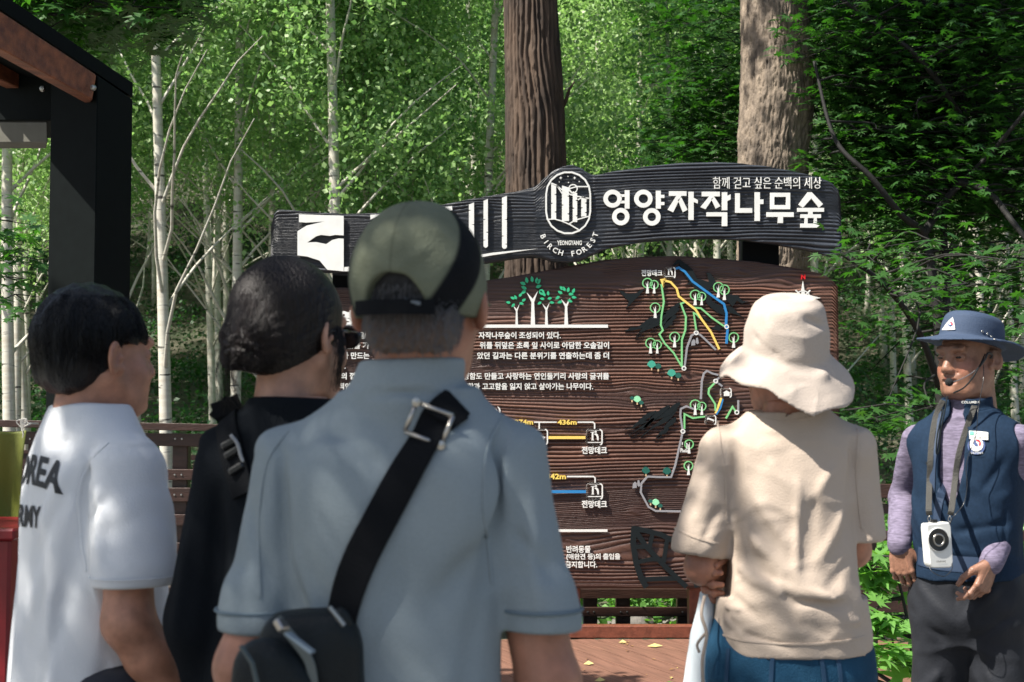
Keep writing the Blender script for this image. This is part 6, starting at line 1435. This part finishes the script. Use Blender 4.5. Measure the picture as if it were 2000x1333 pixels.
# ---- 5. guide in blue hat and vest, d = 4.0
kG = 4.0/F; loc = Vector(((1887-1000)*kG, 4.0, 0)); rz = math.radians(145); q = PF(loc, rz); RW = Matrix.Rotation(-rz, 3, 'Z')
guide = person('guide in a wide brimmed blue hat and navy vest talking with his hands low', loc, rz)
wr, el_r, sr = q(1756, 1066, 4.02), q(1766, 972, 4.20), Vector((.150, 0, 1.362)); wl_, el_l, sl_ = q(1936, 1100, 3.84), q(1982, 985, 4.03), Vector((-.150, 0, 1.362))
armG = [(sl_, el_l, wl_), (sr, el_r, wr)]
b = body_core(armG, sh=1.39, armr=(.040, .034, .030, .023), lo=(-.42, -.35, 0), hi=(.42, .42, 1.5)); parts = [b.nets()]
HS = .88; HG = Matrix.Translation(q(1893, 705, 4.0)) @ Matrix.Rotation(math.radians(-19), 4, 'Z') @ Matrix.Rotation(math.radians(-2), 4, 'X') @ Matrix.Scale(.965, 4)
hm = head_mesh(.0021, age=1.4, cheek=.86, width=.95, mouth=.0085, neck=((0, -.02, -.06), (0, -.03, -.2), .054, .06), jaw=1.1); parts.append((xf(hm[0], HG), hm[1])); nb = sum(len(p[0]) for p in parts[:1])
dW = lambda x, y, z: RW @ Vector((x, y, z))
parts.append(place_hand(hand_mesh([.55, .6, .75, .85], side=1, thumb=.7, spread=.08), wr, dW(.12, -.05, -1), dW(.55, .8, .1)))
parts.append(place_hand(hand_mesh([.35, .75, 1.0, 1.1], side=-1, thumb=.5, spread=.07), wl_, dW(-.42, -.12, -.9), dW(-.62, .72, .1)))
JV, JF = joinm(parts); me = npmesh('body', JV, JF); smooth(me)
colr = np.tile(np.array([[.31, .155, .10]]), (len(JV), 1)); hv = hm[0]; c = colr[nb:nb+len(hv)]
lip = np.clip(1-np.hypot(hv[:, 0]/.021, (hv[:, 2]+.057)/.0175)**4, 0, 1)*(hv[:, 1] > .075); c += lip[:, None]*(np.array([[.25, .085, .065]])-c)*.8
ins = np.clip(1-np.hypot(hv[:, 0]/.017, (hv[:, 2]+.058)/.0045)**4, 0, 1)*(hv[:, 1] > .07); c *= 1-ins[:, None]*.85
brow = sum(np.clip(1-np.hypot((hv[:, 0]-s_*.031)/.019, (hv[:, 2]-.0385)/.0042)**2, 0, 1) for s_ in (-1, 1))*(hv[:, 1] > .06); c *= 1-brow[:, None]*.62
hairl = np.clip(((hv[:, 2]-.0)/.02), 0, 1)*np.clip((.02-hv[:, 1])/.02, 0, 1)*(np.abs(hv[:, 0]) > .05); c *= 1-hairl[:, None]*.55
che = sum(np.exp(-((hv[:, 0]-s_*.042)/.02)**2-((hv[:, 2]+.02)/.02)**2) for s_ in (-1, 1)); c += che[:, None]*np.array([[.05, -.015, -.01]]); colr[nb:nb+len(hv)] = c
attr(me, 'col', np.clip(colr, .004, 1)); M_skinG = mat('guide_skin', (.4, .2, .12), .42, attrcol='col', noise=.3, nscale=60, bump=.2, bscale=260, sss=.04); obj('body', me, M_skinG, guide)
mb = MB()
for sx in (-1, 1): mb.lathe([(0, .0045), (.004, .0042), (.0085, .002), (.0095, 0)], 14, HG.to_3x3() @ Matrix.Rotation(-math.pi/2, 3, 'X') @ Matrix.Scale(.42, 3, (0, 1, 0)), HG @ Vector((sx*.031, .0905, .0095)))
mb.build('eye', mat('dark_eye', (.012, .008, .006), .15), guide, sm=True)
# purple shirt
M_purple = mat('heather_purple', (.215, .185, .265), .8, noise=.5, nscale=55, bump=.15, bscale=300, stretch=(1, 1, 4.5), crease=.3)
f = Fld((-.42, -.40, .93), (.42, .40, 1.47), .0055)
f.loft([(.97, .135, .105, 0, 0), (1.15, .13, .105, 0, 0), (1.3, .135, .1, 0, 0), (1.37, .11, .08, 0, 0), (1.42, .07, .06, 0, 0)])
for a in armG:
    f.rc(Vector(a[0])*.95+Vector((0, 0, a[0][2]*.05-.012)), a[1], .043, .043, .03); f.rc(a[1], Vector(a[1]).lerp(Vector(a[2]), .99), .046, .034, .02); d_ = (Vector(a[2])-Vector(a[1]))
    for k in range(9):
        p = Vector(a[1]).lerp(Vector(a[2]), .12+.85*k/9); n_ = Vector((r3.normal(), r3.normal(), 0)).normalized()*.03; f.fold(p+n_+Vector((-.03, .0, .008)), p-n_+Vector((.03, .02, -.008)), .006, .0016)
    for k in range(5):
        p = Vector(a[0]).lerp(Vector(a[1]), .3+.7*k/5); f.fold(p+Vector((-.04, .03, .02)), p+Vector((.04, .04, -.02)), .008, .0014)
f.rc((0, -.008, 1.38), (0, -.006, 1.44), .070, .062, .01); X, Y, Z = f.XYZ(); f.D += -.002*wn(X, Y, Z, 22)-.0007*wn(X, Y, Z*1.6, 60)
sh_ = f.nets(); sobj('long_sleeve_shirt', sh_, M_purple, guide)
# vest
M_vest = mat('navy_vest', (.013, .029, .058), .8, bump=.25, bscale=600, noise=.25, nscale=120, crease=.4)
f = Fld((-.23, -.19, .93), (.23, .22, 1.50), .0042)
f.loft([(a_, b_*.88, *c_) for a_, b_, *c_ in [(.965, .172, .128, 0, 0), (1.0, .172, .130, 0, 0), (1.02, .164, .125, 0, 0), (1.1, .170, .130, 0, 0), (1.2, .166, .126, 0, 0), (1.3, .166, .118, 0, 0), (1.365, .16, .098, 0, 0), (1.40, .12, .08, 0, 0), (1.43, .085, .068, 0, 0)]], p=2.5)
for sx in (-1, 1): f.rc((sx*.05, 0, 1.375), (sx*.142, 0, 1.345), .046, .044, .05)
for sx, S_, E_ in ((1, sr, el_r), (-1, sl_, el_l)): f.rc(Vector(S_)+Vector((sx*.040, 0, .005)), Vector(S_)+Vector((sx*.040, 0, -.10)), .058, .050, .01, sub=True)
f.rc((0, -.006, 1.41), (0, .004, 1.462), .073, .070, .01); X, Y, Z = f.XYZ(); f.D = np.maximum(f.D, Z-1.468+.12*Y+0*X); f.rc((0, -.0, 1.43), (0, .004, 1.52), .060, .062, 0, sub=True)
wdt = np.interp(Z.ravel(), [1.10, 1.17, 1.25, 1.38, 1.42, 1.5], [-.02, .006, .034, .040, .018, .030])[None, None, :]; x0_ = np.interp(Z.ravel(), [1.15, 1.4, 1.5], [.012, .010, .0])[None, None, :]
op = np.maximum(np.abs(X-x0_)-wdt, .02-Y); f.D = np.maximum(f.D, -op)
f.fold((.018, .11, 1.20), (.020, .13, .98), .004, -.004); f.fold((-.165, .02, 1.03), (.165, .02, 1.03), .006, -.002)
for a, c, w_, am in (((.05, .10, 1.15), (-.13, .08, 1.2), .014, .008), ((.0, .13, 1.10), (-.14, .08, 1.13), .014, -.007), ((-.02, .12, 1.25), (-.12, .09, 1.17), .014, .006), ((.03, .13, 1.05), (-.12, .10, 1.04), .010, .006), ((.14, .06, 1.2), (.08, .12, 1.08), .014, .006), ((.15, .05, 1.1), (.06, .12, 1.03), .012, -.005), ((-.13, .08, 1.3), (-.06, .11, 1.2), .013, -.005), ((-.12, .08, 1.16), (-.13, .09, 1.03), .006, -.005)): f.fold(a, c, w_, am)
f.D += -.003*wn(X, Y, Z, 24)-.001*wn(X, Y, Z, 60); vs = f.nets(); vo = sobj('vest', vs, M_vest, guide); bv = bvh_of(vs); M_vtrim = mat('vest_trim', (.018, .038, .08), .6)
DG = (RW @ Vector((.30, .95, 0))).normalized()
def vp(px, py): return q(px, py, 3.9)
ribbon('zip_placket', [vp(1880, 790), vp(1876, 850), vp(1860, 910), vp(1838, 965), vp(1830, 1020), vp(1830, 1100)], .022, .002, M_vtrim, vo, bvh=bv, dirn=DG, off=.001)
ribbon('zip_placket', [vp(1836, 790), vp(1828, 850), vp(1822, 910), vp(1820, 965)], .018, .002, M_vtrim, vo, bvh=bv, dirn=DG, off=.001)
ribbon('hem_band', [vp(1792, 1092), vp(1840, 1098), vp(1900, 1100), vp(1950, 1100)], .05, .0015, M_vtrim, vo, bvh=bv, dirn=DG, off=.0005)
# trousers
f = Fld((-.26, -.2, .05), (.26, .24, 1.03), .006); trousers(f, waist=1.02, w0=.163, d0=.118, loose=1.04, hips=.094); X, Y, Z = f.XYZ()
for a, c, w_, am in (((.0, .12, .95), (.0, .10, .86), .008, -.005), ((.02, .12, .86), (.13, .1, .95), .014, .007), ((-.02, .12, .86), (-.13, .1, .96), .014, .007), ((.03, .11, .80), (.15, .08, .88), .013, -.006), ((-.03, .11, .80), (-.15, .08, .88), .013, -.006), ((-.05, .12, .75), (-.14, .08, .65), .018, .008), ((.05, .11, .72), (.15, .07, .62), .018, .008), ((-.15, .04, .9), (-.17, .04, .5), .008, -.004), ((.06, .1, .6), (.14, .08, .55), .015, .008), ((-.04, .1, .66), (-.15, .08, .58), .014, -.007)): f.fold(a, c, w_, am)
f.D += -.004*wn(X, Y, Z*.7, 22)-.0022*(1-np.abs(wn(X, Y, Z, 34, 7, 5)))**2; tr_ = f.nets(); tr_[0][:, 0] *= .9; M_char = mat('charcoal_nylon', (.026, .028, .034), .5, bump=.1, bscale=150, noise=.2, nscale=20, crease=.7); sobj('trousers', tr_, M_char, guide); shoes(guide, M_shoe)
# hat
f = Fld((-.18, -.19, -.06), (.18, .19, .15), .0030); X, Y, Z = f.XYZ()
f.loft([(-.01, .085, .102, 0, 0), (.04, .081, .098, 0, 0), (.064, .076, .092, 0, 0), (.078, .066, .082, 0, 0), (.084, .05, .066, 0, 0)], p=2.2, k=.01)
rr_ = np.sqrt(X**2+(Y*.93)**2); an = np.arctan2(X, Y); zb_ = .002-.016*np.clip((rr_-.08)/.07, 0, 1)**1.5+.010*np.cos(2*an+np.pi)*np.clip((rr_-.08)*15, 0, 1)
brim = np.maximum(np.maximum(np.abs(Z-zb_)-.0030, rr_-.150), .06-rr_); hh = np.maximum(.008-np.abs(f.D-brim), 0)/.008; f.D = np.minimum(f.D, brim)-hh*hh*.002+.0006*wn(X, Y, Z, 60); f.el((0, 0, .084), (.045, .06, .008), .02, sub=True)
M_bluehat = mat('blue_hat_cloth', (.032, .055, .105), .8, noise=.12, nscale=200, bump=.3, bscale=350)
HH = HG @ Matrix.Translation((0, -.014, .054)) @ Matrix.Rotation(math.radians(12), 4, 'X') @ Matrix.Rotation(math.radians(-3), 4, 'Y')
hv = f.nets(); hao = sobj('brimmed_hat', (xf(hv[0], HH), hv[1]), M_bluehat, guide); bhh = bvh_of((xf(hv[0], HH), hv[1]))
def on(bv_, px, py, off=.002, d=3.8):
    p = q(px, py, 4.0); c = q.M @ Vector((0, 0, CAMZ)); dd = (p-c).normalized(); h = bv_.ray_cast(p-dd*.6, dd)
    if h[0] is None: return p, -dd, dd
    return h[0]-dd*off, h[1], dd
def patch(name, bv_, pix, m, par, off=.0025):
    V = [on(bv_, x, y, off)[0] for x, y in pix]; n = len(V); c = on(bv_, sum(x for x, y in pix)/n, sum(y for x, y in pix)/n, off)[0]; me = bpy.data.meshes.new(name); me.from_pydata(V+[c], [], [(i, (i+1) % n, n) for i in range(n)])
    o = obj(name, me, m, par); s = o.modifiers.new('t', 'SOLIDIFY'); s.thickness = .0012; return o
patch('badge_triangle', bhh, [(1861, 620), (1864, 632), (1866, 644), (1853, 645), (1840, 645), (1849, 632)], M_white, hao)
M_nv = mat('navy_print', (.02, .05, .16), .6); M_rd = mat('red_print', (.6, .02, .03), .6)
def disc(cx, cy, r0, a0=0, a1=6.283, n=10): return [(cx+r0*math.cos(a), cy+r0*math.sin(a)) for a in np.linspace(a0, a1, n)]
patch('badge_roundel', bhh, disc(1856, 634, 4.4)[:-1], M_nv, hao, .004); patch('badge_arc', bhh, disc(1856.5, 633, 4.6, -1.8, .6, 6)+disc(1856.5, 633, 2.8, .6, -1.8, 6), M_rd, hao, .0052); patch('badge_swirl', bhh, disc(1855.5, 633, 2.2)[:-1], M_white, hao, .0055)
mb = MB()
for x, y in ((1919, 648), (1929, 653), (1937, 658), (1943, 663)):
    p, n_, dd = on(bhh, x, y, .001); Mx = n_.to_track_quat('Z', 'Y').to_matrix(); mb.lathe([(.0022, .001), (.0030, .0018), (.0038, 0)], 10, Mx, p)
mb.build('eyelet', M_steel, hao, sm=True)
# headset microphone, chin cord
mic = empty('headset_microphone', loc, rz, 'black headset microphone with foam ball in front of the mouth of the guide', 'microphone')
mb = MB(); f = Fld((-.02,)*3, (.02,)*3, .0016); f.el((0, 0, 0), (.0115, .0115, .0115), 0); X, Y, Z = f.XYZ(); f.D += .0004*wn(X, Y, Z, 900); fm = f.nets(); mp_ = q(1854, 747, 3.885); sobj('foam_ball', (fm[0]+np.array(mp_), fm[1]), mat('black_foam', (.012, .012, .013), .95, bump=.6, bscale=900), mic)
mb.tube(bez([mp_, q(1870, 744, 3.89), q(1895, 731, 3.90), q(1915, 715, 3.91), q(1926, 702, 3.92)], 5), .0014, 6); mb.build('boom', mat('grey_boom', (.12, .12, .13), .3), mic, sm=True)
mb = MB(); mb.tube(bez([q(1914, 716, 3.905), q(1924, 702, 3.905), q(1930, 690, 3.91), q(1938, 694, 3.925), q(1934, 700, 3.92)], 5), .003, 6); mb.build('ear_hook', M_plastic, mic, sm=True)
mb = MB(); mb.tube(bez([q(1921, 712, 3.915), q(1921, 740, 3.9), q(1915, 775, 3.87), q(1910, 805, 3.84), q(1906, 850, 3.83), q(1888, 905, 3.82), q(1889, 950, 3.80), q(1882, 985, 3.79), q(1862, 1010, 3.78), q(1853, 1030, 3.80)], 6), .0011, 5)
mb.tube(bez([q(1857, 1095, 3.80), q(1860, 1110, 3.78), q(1845, 1126, 3.77), q(1822, 1118, 3.78), q(1812, 1100, 3.80)], 6), .0011, 5); mb.build('cable', M_plastic, mic, sm=True)
mb = MB(); mb.tube(bez([q(1924, 692, 3.91), q(1915, 712, 3.90), q(1900, 738, 3.885), q(1882, 758, 3.875), q(1862, 768, 3.87)], 6), .0022, 6); mb.tube(bez([q(1850, 775, 3.86), q(1846, 800, 3.84), q(1838, 840, 3.83), q(1834, 880, 3.83), q(1829, 885, 3.83), q(1831, 850, 3.83), q(1842, 800, 3.84)], 5), .0022, 6); mb.build('chin_cord', M_ink, hao, sm=True)
# name tag and round patch
patch('name_tag', bv, [(1893, 842), (1912, 843), (1930, 845), (1930, 860), (1912, 859), (1893, 858)], M_white, vo, .005); patch('tag_logo', bv, [(1894, 843), (1902, 843), (1902, 850), (1894, 850)], M_teal2, vo, .0068)
patch('round_patch', bv, disc(1907, 871, 17.5, n=19)[:-1], M_nv, vo, .0028); patch('patch_centre', bv, disc(1907, 869, 13.5, n=17)[:-1], M_white, vo, .0044)
patch('patch_swirl', bv, disc(1908, 866, 6.5, 1.2, 4.4, 8)+disc(1908, 863, 3, 4.4, 1.2, 5), M_nv, vo, .0056); patch('patch_swirl', bv, disc(1909, 866, 7.2, -1.9, 1.0, 8)+disc(1909, 866, 4, 1.0, -1.9, 6), M_rd, vo, .0060)
def word(t, px, py, w, h, m, par, bv_, off, bold=.01):
    p, n_, dd = on(bv_, px, py, off); n_ = -dd; xax = Vector((0, 0, 1)).cross(n_).normalized(); yax = n_.cross(xax)
    M = Matrix((xax, yax, n_)).transposed().to_4x4(); M.translation = p; return flat_text(t, M, w*kG, h*kG, par, m, bold=bold)
word('산림교육전문가', 1915, 847.5, 22, 3.4, M_nv, vo, bv, .009); word('정 용 운', 1914, 855, 26, 4.2, M_ink, vo, bv, .009); word('산림청', 1904, 877, 17, 5, M_nv, vo, bv, .010); word('산림교육전문가', 1908, 885, 22, 4, M_white, vo, bv, .010)
word('산림청', 1853, 641.5, 10, 2.6, M_nv, hao, bhh, .006)
word('COLUMBIA', 1896, 786, 34, 4.5, M_white, vo, bv, .004, .01)
# portable speaker on its neck strap
spk = empty('portable_speaker', loc, rz, 'white portable voice amplifier with round black speaker hanging on the chest of the guide', 'speaker')
c = q(1831, 1064, 3.80); bx = RW @ Vector((.97, .22, -.0)); bx.normalize(); bz = Vector((0, 0, 1)); bz = (bz+bx*-.06).normalized(); by = bz.cross(bx).normalized(); MS = Matrix((bx, by, bz)).transposed()
def sp(x, y, z): return c+MS @ Vector((x, y, z))
M_spk = mat('white_plastic_shell', (.72, .72, .69), .35); pl = [(-.0345, .056), (.030, .060), (.0345, .050), (.0335, -.045), (.027, -.060), (-.029, -.060), (-.0355, -.050), (-.037, .045)]
V = [sp(x, s_, z) for s_ in (-.017, .017) for x, z in pl]; n = len(pl); mb = MB(); mb.add(V, [tuple(range(n)), tuple(range(2*n-1, n-1, -1))]+[(i, i+n, (i+1) % n+n, (i+1) % n) for i in range(n)])
sb = mb.build('case', M_spk, spk, bevel=.003)
Rf = MS @ Matrix.Rotation(math.pi/2, 3, 'X')
for nm, pr, m_ in (('grille', [(0, .0015), (.008, .0015), (.0265, .003), (.0285, .0035), (.0295, .0)], M_plastic), ('cone_ring', [(.0125, .003), (.0135, .0048), (.0165, .0048), (.0175, .003)], M_steel), ('trim_ring', [(.0292, 0), (.0300, .003), (.0315, .003), (.0325, 0)], M_spk)):
    mb = MB(); mb.lathe(pr, 28, Rf, sp(-.006, -.0175, .014)); mb.build(nm, m_, sb, sm=True)
mb = MB(); mb.box(sp(.0352, -.002, .03), (.004, .006, .006), MS); mb.box(sp(-.005, 0, .0625), (.012, .014, .008), MS); mb.build('socket', M_plastic, sb)
V_, F_ = text_mesh('GIGAPHONE', .01); lo_, hi_ = V_.min(0), V_.max(0); V_ = (V_-(lo_+hi_)/2)/np.array([hi_[0]-lo_[0], hi_[1]-lo_[1], 1])*np.array([.027, .0042, 1]); me = bpy.data.meshes.new('lettering'); me.from_pydata([sp(p[0]-.003, -.0185, p[1]-.043) for p in V_], [], F_); obj('lettering', me, M_plastic, sb)
M_strap = mat('grey_strap', (.055, .053, .048), .8, bump=.4, bscale=300)
bvs = bvh_of(joinm([vs, sh_]))
def st_(pix, nm='neck_strap'): ribbon(nm, [on(bvs, x, y, .010)[0] if y < 985 else q(x, y, 3.815) for x, y in pix], .0155, .0018, M_strap, spk, nrm=(RW @ Vector((-.25, -.97, .1))).normalized(), sub=6)
st_([(1842, 782), (1829, 810), (1821, 850), (1817, 900), (1815, 950), (1814, 992), (1815, 1006)]); st_([(1910, 772), (1901, 800), (1885, 845), (1872, 890), (1865, 940), (1859, 992), (1856, 1006)])
mb = MB()
for (x, y), w_ in (((1866, 893), .02), ((1814, 905), .014)):
    p, n_, dd = on(bv, x, y, .010); mb.box(p, (w_, .006, .010), Matrix.Rotation(.3, 3, 'Y'))
mb.build('strap_slider', M_plastic, spk, bevel=.001)
for x in (1815, 1855):
    mb = MB(); a_ = q(x, 1008, 3.81); mb.tube(bez([a_, a_+Vector((.004, 0, -.008)), a_+Vector((0, 0, -.017)), a_+Vector((-.004, 0, -.008)), a_], 4), .0012, 5); mb.build('ring', M_steel, spk, sm=True)
for o in (sg, hp): pass
